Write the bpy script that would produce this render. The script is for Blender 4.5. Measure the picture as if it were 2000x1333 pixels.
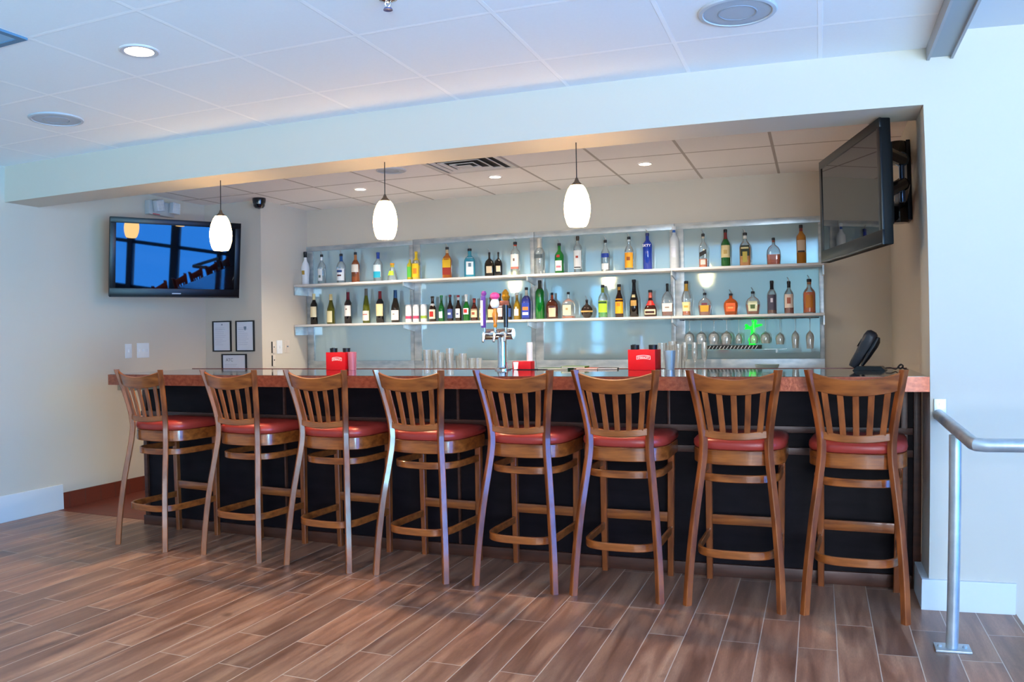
import bpy, bmesh, math, random
from mathutils import Vector, Matrix
random.seed(7)
for o in list(bpy.data.objects): bpy.data.objects.remove(o)
SC = bpy.context.scene
COL = SC.collection
PI = math.pi

# ------------------------------------------------------------------ camera
# a real wide-angle lens with mild barrel distortion (x' = x(1 - 0.093 r^2))
cd = bpy.data.cameras.new('camera'); cam = bpy.data.objects.new('camera', cd); COL.objects.link(cam)
yaw, pitch, roll = 0.3574614, -0.0063606, -0.0156847
fw = Vector((-math.sin(yaw)*math.cos(pitch), math.cos(yaw)*math.cos(pitch), math.sin(pitch)))
r0 = Vector((math.cos(yaw), math.sin(yaw), 0)); u0 = r0.cross(fw)
rt = r0*math.cos(roll) + u0*math.sin(roll); up = -r0*math.sin(roll) + u0*math.cos(roll)
m = Matrix((rt, up, -fw)).transposed().to_4x4()
m.translation = Vector((-0.05641, -3.99183, 1.26385))
cam.matrix_world = m
cd.sensor_width = 36.0; cd.lens = 28.4; cd.clip_start = 0.05
cd.type = 'PANO'
try:
    P = cd; P.panorama_type = 'FISHEYE_LENS_POLYNOMIAL'
except Exception:
    P = cd.cycles; P.panorama_type = 'FISHEYE_LENS_POLYNOMIAL'
P.fisheye_fov = math.radians(150)
for k, v in enumerate((2.5385e-05, 0.0346146390, 1.62524e-05, -1.263425e-05, 2.02236e-07)):
    setattr(P, 'fisheye_polynomial_k%d' % k, -v)
SC.camera = cam

# ------------------------------------------------------------------ view, world, lights
vs = SC.view_settings
vs.view_transform = 'Standard'; vs.look = 'None'; vs.gamma = 1.0; vs.exposure = 1.06
try: vs.use_curve_mapping = False
except Exception: pass
W = bpy.data.worlds.new('sky'); SC.world = W; W.use_nodes = True
W.node_tree.nodes['Background'].inputs[0].default_value = (0.42, 0.68, 1.0, 1)
W.node_tree.nodes['Background'].inputs[1].default_value = 0.9

def area(name, loc, rot, sx, sy, power, color, spread=180):
    l = bpy.data.lights.new(name, 'AREA'); l.shape = 'RECTANGLE'; l.size = sx; l.size_y = sy
    l.energy = power; l.color = color; l.spread = math.radians(spread)
    o = bpy.data.objects.new(name, l); COL.objects.link(o); o.location = loc; o.rotation_euler = rot
    return o
FRONT_BAYS = [(-5.35, -5.1), (-4.55, -4.2), (0.35, 1.3), (1.4, 2.35), (2.45, 3.4)]
RIGHT_BAYS = [(-6.85, -6.0), (-5.87, -5.0), (-4.87, -4.12), (-4.0, -3.21), (-3.12, -2.38), (-2.25, -1.50), (-1.44, -1.33)]
DAY = (1.0, 0.96, 0.95)
for a, b in FRONT_BAYS:
    area('daylight', ((a+b)/2, -7.15, 1.28), (PI/2, 0, 0), b-a, 2.1, (62 if b > 0 else 6)*(b-a), DAY if b > 0 else (0.30, 0.80, 1.0))
for a, b in RIGHT_BAYS:
    area('daylight', (3.66, (a+b)/2, 1.0), (PI/2, 0, PI/2), b-a, 2.7, (78 if a > -4.2 else 115)*(b-a), (0.0, 0.27, 1.0) if a > -4.2 else (0.30, 0.78, 1.0))
# added area lamps outside facing up, imitating ground bounce to brighten the ceilings
area('ground_bounce_fill', (-.8, -9.2, -.2), (PI, 0, 0), 9.0, 3.6, 5600, (0.62, 0.88, 1.0))
area('ground_bounce_fill', (5.4, -7.2, -.55), (PI, 0, 0), 3.2, 2.6, 1900, (0.45, 0.85, 1.0))

# ------------------------------------------------------------------ material helpers
def lin(h):
    if isinstance(h, (tuple, list)): return tuple(h[:3]) + (1,)
    h = h.lstrip('#'); c = [int(h[i:i+2], 16)/255 for i in (0, 2, 4)]
    return tuple((x/12.92 if x <= .04045 else ((x+.055)/1.055)**2.4) for x in c) + (1,)
MATS = {}
def mat(name, col='#808080', rough=.5, metal=0., trans=0., ior=1.45, coat=0., emit=None, es=0., bump=None, var=None, spec=None, alpha=None):
    if name in MATS: return MATS[name]
    M = bpy.data.materials.new(name); M.use_nodes = True; nt = M.node_tree; b = nt.nodes['Principled BSDF']
    b.inputs['Base Color'].default_value = lin(col); b.inputs['Roughness'].default_value = rough
    b.inputs['Metallic'].default_value = metal; b.inputs['Transmission Weight'].default_value = trans
    b.inputs['IOR'].default_value = ior; b.inputs['Coat Weight'].default_value = coat; b.inputs['Coat Roughness'].default_value = .08
    if spec is not None: b.inputs['Specular IOR Level'].default_value = spec
    if emit: b.inputs['Emission Color'].default_value = lin(emit); b.inputs['Emission Strength'].default_value = es
    if var or bump:
        tc = nt.nodes.new('ShaderNodeTexCoord')
        mp = nt.nodes.new('ShaderNodeMapping'); nt.links.new(tc.outputs['Object'], mp.inputs[0])
        nz = nt.nodes.new('ShaderNodeTexNoise'); nt.links.new(mp.outputs[0], nz.inputs[0])
        nz.inputs['Detail'].default_value = 4
        s = (var or bump)[1]
        mp.inputs['Scale'].default_value = s if isinstance(s, tuple) else (s, s, s)
        nz.inputs['Scale'].default_value = 1.0
        if var:
            mx = nt.nodes.new('ShaderNodeMix'); mx.data_type = 'RGBA'
            rp = nt.nodes.new('ShaderNodeValToRGB'); rp.color_ramp.elements[0].position = .32; rp.color_ramp.elements[1].position = .68
            nt.links.new(nz.outputs[0], rp.inputs[0]); nt.links.new(rp.outputs[0], mx.inputs[0])
            mx.inputs[6].default_value = lin(col); mx.inputs[7].default_value = lin(var[0])
            nt.links.new(mx.outputs[2], b.inputs['Base Color'])
        if bump:
            bp = nt.nodes.new('ShaderNodeBump'); bp.inputs['Strength'].default_value = bump[0]; bp.inputs['Distance'].default_value = .002
            n2 = nt.nodes.new('ShaderNodeTexNoise'); n2.inputs['Scale'].default_value = bump[1] if not isinstance(bump[1], tuple) else 20
            n2.inputs['Detail'].default_value = 3
            nt.links.new(tc.outputs['Object'], n2.inputs[0]); nt.links.new(n2.outputs[0], bp.inputs['Height']); nt.links.new(bp.outputs[0], b.inputs['Normal'])
    MATS[name] = M; return M

def thin_glass(name, col='#f4fbff', refl=.10, haze=.0, hazecol='#ffffff'):
    """thin clear glass: passes light straight, mirrors a little, more at grazing angles"""
    if name in MATS: return MATS[name]
    M = bpy.data.materials.new(name); M.use_nodes = True; nt = M.node_tree; nt.nodes.clear()
    out = nt.nodes.new('ShaderNodeOutputMaterial'); tr = nt.nodes.new('ShaderNodeBsdfTransparent'); gl = nt.nodes.new('ShaderNodeBsdfGlossy')
    tr.inputs[0].default_value = lin(col); gl.inputs['Roughness'].default_value = .04
    lw = nt.nodes.new('ShaderNodeLayerWeight'); lw.inputs[0].default_value = .35
    mr = nt.nodes.new('ShaderNodeMapRange'); mr.inputs[3].default_value = refl; mr.inputs[4].default_value = .8
    nt.links.new(lw.outputs['Fresnel'], mr.inputs[0])
    mx = nt.nodes.new('ShaderNodeMixShader'); nt.links.new(mr.outputs[0], mx.inputs[0]); nt.links.new(tr.outputs[0], mx.inputs[1]); nt.links.new(gl.outputs[0], mx.inputs[2])
    last = mx
    if haze > 0:
        df = nt.nodes.new('ShaderNodeBsdfDiffuse'); df.inputs[0].default_value = lin(hazecol)
        m2 = nt.nodes.new('ShaderNodeMixShader'); m2.inputs[0].default_value = haze
        nt.links.new(last.outputs[0], m2.inputs[1]); nt.links.new(df.outputs[0], m2.inputs[2]); last = m2
    nt.links.new(last.outputs[0], out.inputs[0]); MATS[name] = M; return M

def nmath(nt, op, a, b=None, clamp=False):
    n = nt.nodes.new('ShaderNodeMath'); n.operation = op; n.use_clamp = clamp
    for i, v in enumerate((a, b)):
        if v is None: continue
        if isinstance(v, (int, float)): n.inputs[i].default_value = v
        else: nt.links.new(v, n.inputs[i])
    return n.outputs[0]

def mixc(nt, f, a, b, mode='MIX'):
    n = nt.nodes.new('ShaderNodeMix'); n.data_type = 'RGBA'; n.blend_type = mode
    for i, v in ((0, f), (6, a), (7, b)):
        if isinstance(v, (int, float)): n.inputs[i].default_value = v
        elif isinstance(v, (tuple, list)): n.inputs[i].default_value = v
        else: nt.links.new(v, n.inputs[i])
    return n.outputs[2]

def floor_material():
    M = bpy.data.materials.new('wood_plank_tile'); M.use_nodes = True; nt = M.node_tree; b = nt.nodes['Principled BSDF']
    g = nt.nodes.new('ShaderNodeNewGeometry'); sp = nt.nodes.new('ShaderNodeSeparateXYZ'); nt.links.new(g.outputs['Position'], sp.inputs[0])
    u = nmath(nt, 'DIVIDE', nmath(nt, 'ADD', sp.outputs[0], 0.1201), 0.15167)
    i = nmath(nt, 'FLOOR', u); fu = nmath(nt, 'SUBTRACT', u, i)
    par = nmath(nt, 'FLOORED_MODULO', i, 2.0)
    off = nmath(nt, 'ADD', nmath(nt, 'MULTIPLY', par, 0.31), -0.61)
    # a few boards are out of step with their row
    v = nmath(nt, 'DIVIDE', nmath(nt, 'SUBTRACT', sp.outputs[1], off), 0.87)
    j = nmath(nt, 'FLOOR', v); fv = nmath(nt, 'SUBTRACT', v, j)
    cmb = nt.nodes.new('ShaderNodeCombineXYZ'); nt.links.new(i, cmb.inputs[0]); nt.links.new(j, cmb.inputs[1])
    wn = nt.nodes.new('ShaderNodeTexWhiteNoise'); wn.noise_dimensions = '2D'; nt.links.new(cmb.outputs[0], wn.inputs[0])
    # grain: noise stretched along the board, offset per board
    gx = nt.nodes.new('ShaderNodeCombineXYZ')
    nt.links.new(nmath(nt, 'ADD', nmath(nt, 'MULTIPLY', sp.outputs[0], 17.0), nmath(nt, 'MULTIPLY', wn.outputs[0], 37.0)), gx.inputs[0])
    nt.links.new(nmath(nt, 'MULTIPLY', sp.outputs[1], 1.7), gx.inputs[1]); nt.links.new(nmath(nt, 'MULTIPLY', wn.outputs[0], 50.0), gx.inputs[2])
    n1 = nt.nodes.new('ShaderNodeTexNoise'); n1.inputs['Scale'].default_value = 1.0; n1.inputs['Detail'].default_value = 5; n1.inputs['Distortion'].default_value = .6; nt.links.new(gx.outputs[0], n1.inputs[0])
    rp = nt.nodes.new('ShaderNodeValToRGB'); e = rp.color_ramp.elements
    e[0].position = .25; e[0].color = lin('#6a4636'); e[1].position = .75; e[1].color = lin('#c09478')
    k = e.new(.5); k.color = lin('#996d58'); nt.links.new(n1.outputs[0], rp.inputs[0])
    # fine pores
    n2 = nt.nodes.new('ShaderNodeTexNoise'); n2.inputs['Scale'].default_value = 1.0; n2.inputs['Detail'].default_value = 2
    gy = nt.nodes.new('ShaderNodeCombineXYZ'); nt.links.new(nmath(nt, 'MULTIPLY', sp.outputs[0], 260.0), gy.inputs[0]); nt.links.new(nmath(nt, 'MULTIPLY', sp.outputs[1], 40.0), gy.inputs[1])
    nt.links.new(gy.outputs[0], n2.inputs[0])
    c1 = mixc(nt, .25, rp.outputs[0], n2.outputs[0], 'OVERLAY')
    # per board brightness and warmth
    tint = nt.nodes.new('ShaderNodeValToRGB'); t = tint.color_ramp.elements
    t[0].color = (.70, .69, .70, 1); t[1].color = (1.15, 1.08, 1.0, 1); nt.links.new(wn.outputs[0], tint.inputs[0])
    c2 = mixc(nt, 1.0, c1, tint.outputs[0], 'MULTIPLY')
    # knots
    kn = nt.nodes.new('ShaderNodeTexNoise'); kn.inputs['Scale'].default_value = 5.5; kn.inputs['Detail'].default_value = 1; nt.links.new(g.outputs['Position'], kn.inputs[0])
    kr = nt.nodes.new('ShaderNodeMapRange'); kr.inputs[1].default_value = .74; kr.inputs[2].default_value = .86; nt.links.new(kn.outputs[0], kr.inputs[0])
    c3 = mixc(nt, kr.outputs[0], c2, lin('#4a2e22'))
    du = nmath(nt, 'MULTIPLY', nmath(nt, 'MINIMUM', fu, nmath(nt, 'SUBTRACT', 1.0, fu)), 0.15167)
    dv = nmath(nt, 'MULTIPLY', nmath(nt, 'MINIMUM', fv, nmath(nt, 'SUBTRACT', 1.0, fv)), 0.87)
    d = nmath(nt, 'MINIMUM', du, dv)
    gm = nt.nodes.new('ShaderNodeMapRange'); gm.inputs[1].default_value = .0011; gm.inputs[2].default_value = .0026; gm.inputs[3].default_value = 1; gm.inputs[4].default_value = 0
    nt.links.new(d, gm.inputs[0])
    c4 = mixc(nt, gm.outputs[0], c3, lin('#cdb5a2'))
    nt.links.new(c4, b.inputs['Base Color'])
    nt.links.new(nmath(nt, 'ADD', nmath(nt, 'MULTIPLY', n1.outputs[0], .25), .22), b.inputs['Roughness'])
    bp = nt.nodes.new('ShaderNodeBump'); bp.inputs['Strength'].default_value = .25; bp.inputs['Distance'].default_value = .002
    nt.links.new(nmath(nt, 'SUBTRACT', nmath(nt, 'MULTIPLY', n1.outputs[0], .3), gm.outputs[0]), bp.inputs['Height']); nt.links.new(bp.outputs[0], b.inputs['Normal'])
    MATS['wood_plank_tile'] = M; return M

def grid_material(name, px, py, ox, oy, w, base, line, rough=.85, speck=0.):
    M = bpy.data.materials.new(name); M.use_nodes = True; nt = M.node_tree; b = nt.nodes['Principled BSDF']
    g = nt.nodes.new('ShaderNodeNewGeometry'); sp = nt.nodes.new('ShaderNodeSeparateXYZ'); nt.links.new(g.outputs['Position'], sp.inputs[0])
    ds = []
    for k, (p, o) in enumerate(((px, ox), (py, oy))):
        u = nmath(nt, 'DIVIDE', nmath(nt, 'SUBTRACT', sp.outputs[k], o), p)
        f = nmath(nt, 'FRACT', u)
        ds.append(nmath(nt, 'MULTIPLY', nmath(nt, 'MINIMUM', f, nmath(nt, 'SUBTRACT', 1.0, f)), p))
    d = nmath(nt, 'MINIMUM', ds[0], ds[1])
    gm = nt.nodes.new('ShaderNodeMapRange'); gm.inputs[1].default_value = w*.42; gm.inputs[2].default_value = w*.5; gm.inputs[3].default_value = 1; gm.inputs[4].default_value = 0
    nt.links.new(d, gm.inputs[0])
    nz = nt.nodes.new('ShaderNodeTexNoise'); nz.inputs['Scale'].default_value = 90; nz.inputs['Detail'].default_value = 3; nt.links.new(g.outputs['Position'], nz.inputs[0])
    bc = mixc(nt, nz.outputs[0], lin(base), tuple(max(0, x*(1-speck)) for x in lin(base)[:3])+(1,))
    nt.links.new(mixc(nt, gm.outputs[0], bc, lin(line)), b.inputs['Base Color']); b.inputs['Roughness'].default_value = rough
    bp = nt.nodes.new('ShaderNodeBump'); bp.inputs['Strength'].default_value = .5; bp.inputs['Distance'].default_value = .003
    nt.links.new(nmath(nt, 'ADD', gm.outputs[0], nmath(nt, 'MULTIPLY', nz.outputs[0], .06)), bp.inputs['Height']); nt.links.new(bp.outputs[0], b.inputs['Normal'])
    MATS[name] = M; return M

# ------------------------------------------------------------------ mesh helpers
def BM(): return bmesh.new()
def box(bm, x0, x1, y0, y1, z0, z1, bev=0.):
    vs = [bm.verts.new((x, y, z)) for z in (z0, z1) for x, y in ((x0, y0), (x1, y0), (x1, y1), (x0, y1))]
    fs = [(3, 2, 1, 0), (4, 5, 6, 7), (0, 1, 5, 4), (1, 2, 6, 5), (2, 3, 7, 6), (3, 0, 4, 7)]
    fl = [bm.faces.new([vs[i] for i in f]) for f in fs]
    if bev > 0:
        es = set(e for f in fl for e in f.edges)
        bmesh.ops.bevel(bm, geom=list(es), offset=bev, segments=2, affect='EDGES', profile=.6)
    return vs
def obox(bm, c, ux, uy, uz, sx, sy, sz, bev=0.):
    """box centred at c with axes ux, uy, uz"""
    c = Vector(c); ux = Vector(ux).normalized(); uy = Vector(uy).normalized(); uz = Vector(uz).normalized()
    n0 = len(bm.verts); t = BM(); box(t, -sx/2, sx/2, -sy/2, sy/2, -sz/2, sz/2, bev)
    mm = Matrix((ux, uy, uz)).transposed().to_4x4(); mm.translation = c
    bmesh.ops.transform(t, matrix=mm, verts=t.verts); merge(bm, t)
def merge(bm, t):
    me = bpy.data.meshes.new('tmp'); t.to_mesh(me); t.free(); bm.from_mesh(me); bpy.data.meshes.remove(me)
def prism(bm, poly, z0, z1):
    a = [bm.verts.new((x, y, z0)) for x, y in poly]; b = [bm.verts.new((x, y, z1)) for x, y in poly]; n = len(poly)
    bm.faces.new(a[::-1]); bm.faces.new(b)
    for i in range(n): bm.faces.new((a[i], a[(i+1) % n], b[(i+1) % n], b[i]))
def rings(bm, rr, closed=True, cap=True, caploop=False):
    vv = [[bm.verts.new(p) for p in r] for r in rr]; n = len(vv[0])
    for a, b in zip(vv, vv[1:] + ([vv[0]] if caploop else [])):
        for i in range(n if closed else n-1):
            j = (i+1) % n
            try: bm.faces.new((a[i], a[j], b[j], b[i]))
            except ValueError: pass
    if cap and not caploop:
        bm.faces.new(vv[0][::-1]); bm.faces.new(vv[-1])
    return vv
def lathe(bm, prof, c=(0, 0, 0), n=24, cap=True):
    c = Vector(c)
    rr = [[c + Vector((max(r, 1e-4)*math.cos(2*PI*i/n), max(r, 1e-4)*math.sin(2*PI*i/n), z)) for i in range(n)] for r, z in prof]
    rings(bm, rr, cap=cap)
def tube(bm, pts, r, n=10, cap=True):
    pts = [Vector(p) for p in pts]; rr = []
    pn = None
    for i, p in enumerate(pts):
        d = (pts[min(i+1, len(pts)-1)] - pts[max(i-1, 0)]).normalized()
        if pn is None:
            a = Vector((0, 0, 1)) if abs(d.z) < .9 else Vector((1, 0, 0)); pn = d.cross(a).normalized()
        pn = (pn - d*pn.dot(d)).normalized(); q = d.cross(pn)
        ri = r[i] if isinstance(r, (list, tuple)) else r
        rr.append([p + pn*ri*math.cos(2*PI*k/n) + q*ri*math.sin(2*PI*k/n) for k in range(n)])
    rings(bm, rr, cap=cap)
def band(bm, path, t, zf, zg, closed=False):
    """vertical strip of thickness t along a plan path; zf/zg give bottom/top height at each point"""
    pts = [Vector((p[0], p[1], 0)) for p in path]; rr = []; n = len(pts)
    for i, p in enumerate(pts):
        a = pts[(i-1) % n] if closed or i > 0 else p; b = pts[(i+1) % n] if closed or i < n-1 else p
        d = (b-a).normalized(); q = Vector((-d.y, d.x, 0))
        z0 = zf(i) if callable(zf) else zf; z1 = zg(i) if callable(zg) else zg
        up_ = Vector((0, 0, 1)); e = min(.003, t*.3)
        s = [(-t/2, z0+e), (-t/2, z1-e), (-t/2+e, z1), (t/2-e, z1), (t/2, z1-e), (t/2, z0+e), (t/2-e, z0), (-t/2+e, z0)]
        rr.append([p + q*o + up_*z for o, z in s])
    rings(bm, rr, caploop=closed)
def link(name, bm, m, parent=None, smooth=True, ang=35):
    bmesh.ops.recalc_face_normals(bm, faces=bm.faces)
    me = bpy.data.meshes.new(name); bm.to_mesh(me); bm.free()
    me.materials.append(m)
    if smooth:
        for p in me.polygons: p.use_smooth = True
        try: me.set_sharp_from_angle(angle=math.radians(ang))
        except Exception: pass
    o = bpy.data.objects.new(name, me); COL.objects.link(o)
    if parent: o.parent = parent
    return o
def struct(name, bm, m, smooth=False):
    o = link(name, bm, m, smooth=smooth); o['kind'] = 'structure'; return o
def tag(o, label, cat, group=None):
    o['label'] = label; o['category'] = cat
    if group: o['group'] = group
    return o
def thing(name, label, cat, loc=(0, 0, 0), rz=0, group=None):
    o = bpy.data.objects.new(name, None); COL.objects.link(o); o.empty_display_size = .05
    o.location = loc; o.rotation_euler = (0, 0, rz); return tag(o, label, cat, group)
def dup(root, loc=None, rz=None, label=None):
    r = root.copy(); COL.objects.link(r)
    if loc is not None: r.location = loc
    if rz is not None: r.rotation_euler = (0, 0, rz)
    if label: r['label'] = label
    for ch in list(root.children):
        c = ch.copy(); COL.objects.link(c); c.parent = r
        for g in list(ch.children):
            d = g.copy(); COL.objects.link(d); d.parent = c
    return r
def text(name, s, size, m, parent, loc, rot, ext=.0004, align='CENTER', sx=1.0):
    c = bpy.data.curves.new(name, 'FONT'); c.body = s; c.size = size; c.extrude = ext; c.align_x = align; c.align_y = 'CENTER'
    c.materials.append(m); o = bpy.data.objects.new(name, c); COL.objects.link(o); o.parent = parent
    bpy.context.view_layer.update()
    me = bpy.data.meshes.new_from_object(o.evaluated_get(bpy.context.evaluated_depsgraph_get())); me.name = name
    bpy.data.objects.remove(o); o = bpy.data.objects.new(name, me); COL.objects.link(o); o.parent = parent
    o.location = loc; o.rotation_euler = rot; o.scale = (sx, 1, 1); return o

# ------------------------------------------------------------------ room shell
H = 2.53; XL = -5.385; YB = 2.83; XS = 0.52; XJ = 0.44; HB = 2.273
wall = mat('wall_paint', '#d3cabb', .6, bump=(.15, 60.))
wallside = wall
floor_m = floor_material()
ceil_f = grid_material('ceiling_tiles_front', .6096, .6099, 0., -.435, .022, '#f6f8fa', '#ffffff', .9, .04)
ceil_b = grid_material('ceiling_tiles_alcove', .6096, .6, .3048, 1.2, .022, '#f8f3ef', '#b9b0a8', .9, .05)
quarry = grid_material('quarry_tile', .152, .152, -.02, .05, .006, '#7a3524', '#5a3a30', .45, .2)
white_trim = mat('painted_trim', '#dfe3e6', .45)
dark_frame = mat('dark_window_frame', '#2a2f38', .4)
outside = mat('concrete_floor', '#77797c', .7)

bm = BM(); box(bm, XL-.2, 0.81, -7.0, 0.40, -.1, 0.); struct('floor', bm, floor_m)
bm = BM(); box(bm, XL-.2, XS+.2, 0.40, 3.05, -.1, 0.002); struct('floor_bar', bm, quarry)
bm = BM(); box(bm, .81, 3.5, -7.0, 0.02, -.5, -.36); struct('floor_lower', bm, outside)
bm = BM(); box(bm, XL-.2, .47, -7.0, 0.0, H, H+.1); struct('ceiling', bm, ceil_f)
bm = BM(); box(bm, XL-.2, XS+.2, 0.29, 3.05, H, H+.1); struct('ceiling_bar', bm, ceil_b)
bm = BM(); box(bm, .57, 3.7, -7.0, 0.0, 2.60, 2.7); struct('ceiling_right', bm, mat('ceiling_plaster', '#d9dce2', .8))
bm = BM(); box(bm, XL-.2, XL, -7.0, 3.05, -.1, H+.1); struct('wall_left', bm, wall)
bm = BM(); box(bm, XL, -4.74, 2.10, 3.05, -.1, H); struct('wall_left_return', bm, wall)
bm = BM(); box(bm, -4.74, XS+.2, YB, YB+.2, -.1, H); struct('wall_back', bm, wall)
bm = BM(); box(bm, XS, XS+.2, .29, YB, -.1, H); struct('wall_right_bar', bm, wallside)
# beam and the right front wall are one painted plane at y = 0
bm = BM(); box(bm, XL, XJ, 0, .29, HB, H+.1); struct('trim_beam', bm, wall)
bm = BM(); box(bm, XJ, 3.7, 0, .29, -.5, 2.75); struct('wall_right', bm, wall)
# front wall with window openings (behind the camera)
bm = BM()
xs = [XL-.2] + [v for ab in FRONT_BAYS for v in ab] + [3.7]
for i in range(0, len(xs), 2): box(bm, xs[i], xs[i+1], -7.12, -7.0, -.5, 2.7)
for a, b in FRONT_BAYS: box(bm, a, b, -7.12, -7.0, -.5, .22); box(bm, a, b, -7.12, -7.0, 2.34, 2.7)
struct('wall_front', bm, wall)
bm = BM(); ys = [-7.0] + [v for ab in RIGHT_BAYS for v in ab] + [0.]
for i in range(0, len(ys), 2): box(bm, 3.5, 3.62, ys[i], ys[i+1], -.5, 2.7)
for a, b in RIGHT_BAYS: box(bm, 3.5, 3.62, a, b, -.5, -.3); box(bm, 3.5, 3.62, a, b, 2.34, 2.7)
struct('wall_east', bm, mat('dark_wall_paint', '#4a5568', .6))
pane = thin_glass('window_glass', '#f2f8ff', .06)
k = 0
for a, b in FRONT_BAYS:
    k += 1; bm = BM()
    for x0, x1 in ((a, a+.05), (b-.05, b)): box(bm, x0, x1, -7.09, -7.03, .22, 2.34)
    for z0, z1 in ((.22, .27), (1.05, 1.10), (1.86, 1.91), (2.29, 2.34)): box(bm, a, b, -7.09, -7.03, z0, z1)
    f = struct('window_%d' % k, bm, dark_frame); bm = BM(); box(bm, a, b, -7.065, -7.06, .22, 2.34)
    g = link('pane', bm, pane, f)
for a, b in RIGHT_BAYS:
    k += 1; bm = BM()
    for y0, y1 in ((a, a+.012), (b-.012, b)): box(bm, 3.53, 3.59, y0, y1, -.3, 2.34)
    for z0, z1 in ((-.3, -.25), (.54, .60), (1.06, 1.16), (2.28, 2.34)): box(bm, 3.53, 3.59, a, b, z0, z1)
    f = struct('window_%d' % k, bm, dark_frame); bm = BM(); box(bm, 3.56, 3.565, a, b, -.3, 2.34)
    g = link('pane', bm, pane, f)
# baseboards
bm = BM(); box(bm, XL, XL+.014, -7.0, .45, 0, .19, .003); struct('baseboard_left', bm, white_trim)
bm = BM(); box(bm, XL, XL+.012, .45, 2.10, 0, .125, .003); struct('baseboard_left_tile', bm, quarry)
bm = BM(); box(bm, .408, .805, -.018, 0, 0, .14, .002); box(bm, .408, .44, 0, .29, 0, .14, .002); struct('baseboard_right', bm, white_trim)
bm = BM(); box(bm, .47, .567, -7.0, 0, 2.485, 2.60); t = BM()
struct('trim_track_box', bm, mat('track_grey_paint', '#9ea6ad', .5))
bm = BM()
box(bm, .462, .474, -7.0, 0, 2.472, 2.53); box(bm, .563, .575, -7.0, 0, 2.472, 2.60)
struct('trim_track_flange', bm, mat('track_flange_paint', '#a9a9ad', .45))

# ------------------------------------------------------------------ bar
dark_panel = mat('bar_panel_espresso', '#161013', .5, spec=.14, var=('#1f171b', (6, 6, 22)), bump=(.1, 120.))
stain = mat('bar_trim_walnut', '#45261a', .4, var=('#5e3323', (4, 30, 30)), coat=.05)
top_m = mat('bar_top_resin', '#2a2220', .05, coat=.4, ior=1.6, spec=.6, var=('#473429', 1.8))
copper = mat('bar_edge_copper', '#93452c', .36, metal=.4, var=('#b5603f', (40, 40, 60)), bump=(.6, 90.), coat=.3)
base = thing('bar_counter', 'long dark espresso panelled bar behind the eight stools', 'bar', (-2, .3, 0))
def local(bm, root):
    bmesh.ops.translate(bm, verts=bm.verts, vec=-Vector(root.location)); return bm
def part(name, bm, m, root, **k): return link(name, local(bm, root), m, root, **k)
bm = BM(); box(bm, -4.40, .42, .32, .42, 0, .984); part('panel', bm, dark_panel, base, smooth=False)
for z0, z1 in ((.755, .788), (.645, .680)):
    bm = BM(); box(bm, -4.40, .40, .30, .322, z0, z1, .002); part('rail', bm, stain, base)
bm = BM(); box(bm, -4.40, .40, .298, .322, 0, .065, .003); part('kick_board', bm, stain, base)
for x in (-4.37, -3.20, -2.0, -.79, .36):
    w = .03 if x in (-4.37, .36) else .014
    bm = BM(); box(bm, x-w/2, x+w/2, .302, .322, .065, .984, .002); part('stile', bm, stain, base)
bm = BM(); box(bm, .402, .439, .296, .42, 0, .984, .003); part('end_post', bm, stain, base)
bm = BM(); box(bm, -4.36, -4.20, .06, .29, .945, .984, .002); SUP = bm
topt = thing('countertop', 'long glossy dark bar top with a hammered copper edge', 'countertop', (-2, .4, .985))
bm = BM(); prism(bm, [(-4.365, .004), (.434, .004), (.434, .88), (-4.47, .88)], .9855, 1.0535); part('slab', bm, top_m, topt, smooth=False)
bm = BM(); prism(bm, [(-4.374, -.004), (.438, -.004), (.438, .004), (-4.366, .004)], .985, 1.052); prism(bm, [(-4.374, -.004), (-4.366, 0.004), (-4.47, .88), (-4.479, .88)], .985, 1.052)
part('copper_edge', bm, copper, topt)
bm = BM(); box(bm, -4.45, .43, .872, .884, 1.053, 1.0565); part('rear_lip', bm, mat('lip_red_wood', '#6a2c22', .35), topt)

part('support_board', SUP, mat('raw_plywood', '#b39a78', .6), topt)

# ------------------------------------------------------------------ bar stools
wood = mat('stool_wood', '#ab5927', .30, var=('#6a3011', (22, 22, 5)), coat=.45)
wood_h = mat('stool_wood_cross', '#b26029', .28, var=('#723514', (5, 22, 40)), coat=.45)
vinyl = mat('stool_vinyl_red', '#ad3b30', .32, bump=(.12, 220.))
def leg_bm(path, s0, s1, diag):
    bm = BM(); rr = []
    n = len(path)
    for i, (x, y, z) in enumerate(path):
        s = s0 + (s1-s0)*i/(n-1); h = s/2; c = h*.22
        sec = [(h, -h+c), (h, h-c), (h-c, h), (-h+c, h), (-h, h-c), (-h, -h+c), (-h+c, -h), (h-c, -h)]
        a = PI/4 if diag else 0
        rr.append([(x+p*math.cos(a)-q*math.sin(a), y+p*math.sin(a)+q*math.cos(a), z) for p, q in sec])
    rings(bm, rr); return bm
def spline(ctrl, n):
    out = []
    for i in range(len(ctrl)-1):
        p0 = Vector(ctrl[max(i-1, 0)]); p1 = Vector(ctrl[i]); p2 = Vector(ctrl[i+1]); p3 = Vector(ctrl[min(i+2, len(ctrl)-1)])
        for k in range(n):
            t = k/n
            out.append(tuple(.5*((2*p1)+(-p0+p2)*t+(2*p0-5*p1+4*p2-p3)*t*t+(-p0+3*p1-3*p2+p3)*t**3)))
    out.append(tuple(ctrl[-1])); return out
def u_path(a, yc, b, yf, e=2.5, n=22):
    pts = [(-a, yf), (-a, (yf+yc)/2)]
    for i in range(n+1):
        th = PI*i/n; c, s = math.cos(th), math.sin(th)
        pts.append((-a*math.copysign(abs(c)**(2/e), c), yc - b*abs(s)**(2/e)))
    return pts + [(a, (yf+yc)/2), (a, yf)]
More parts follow.
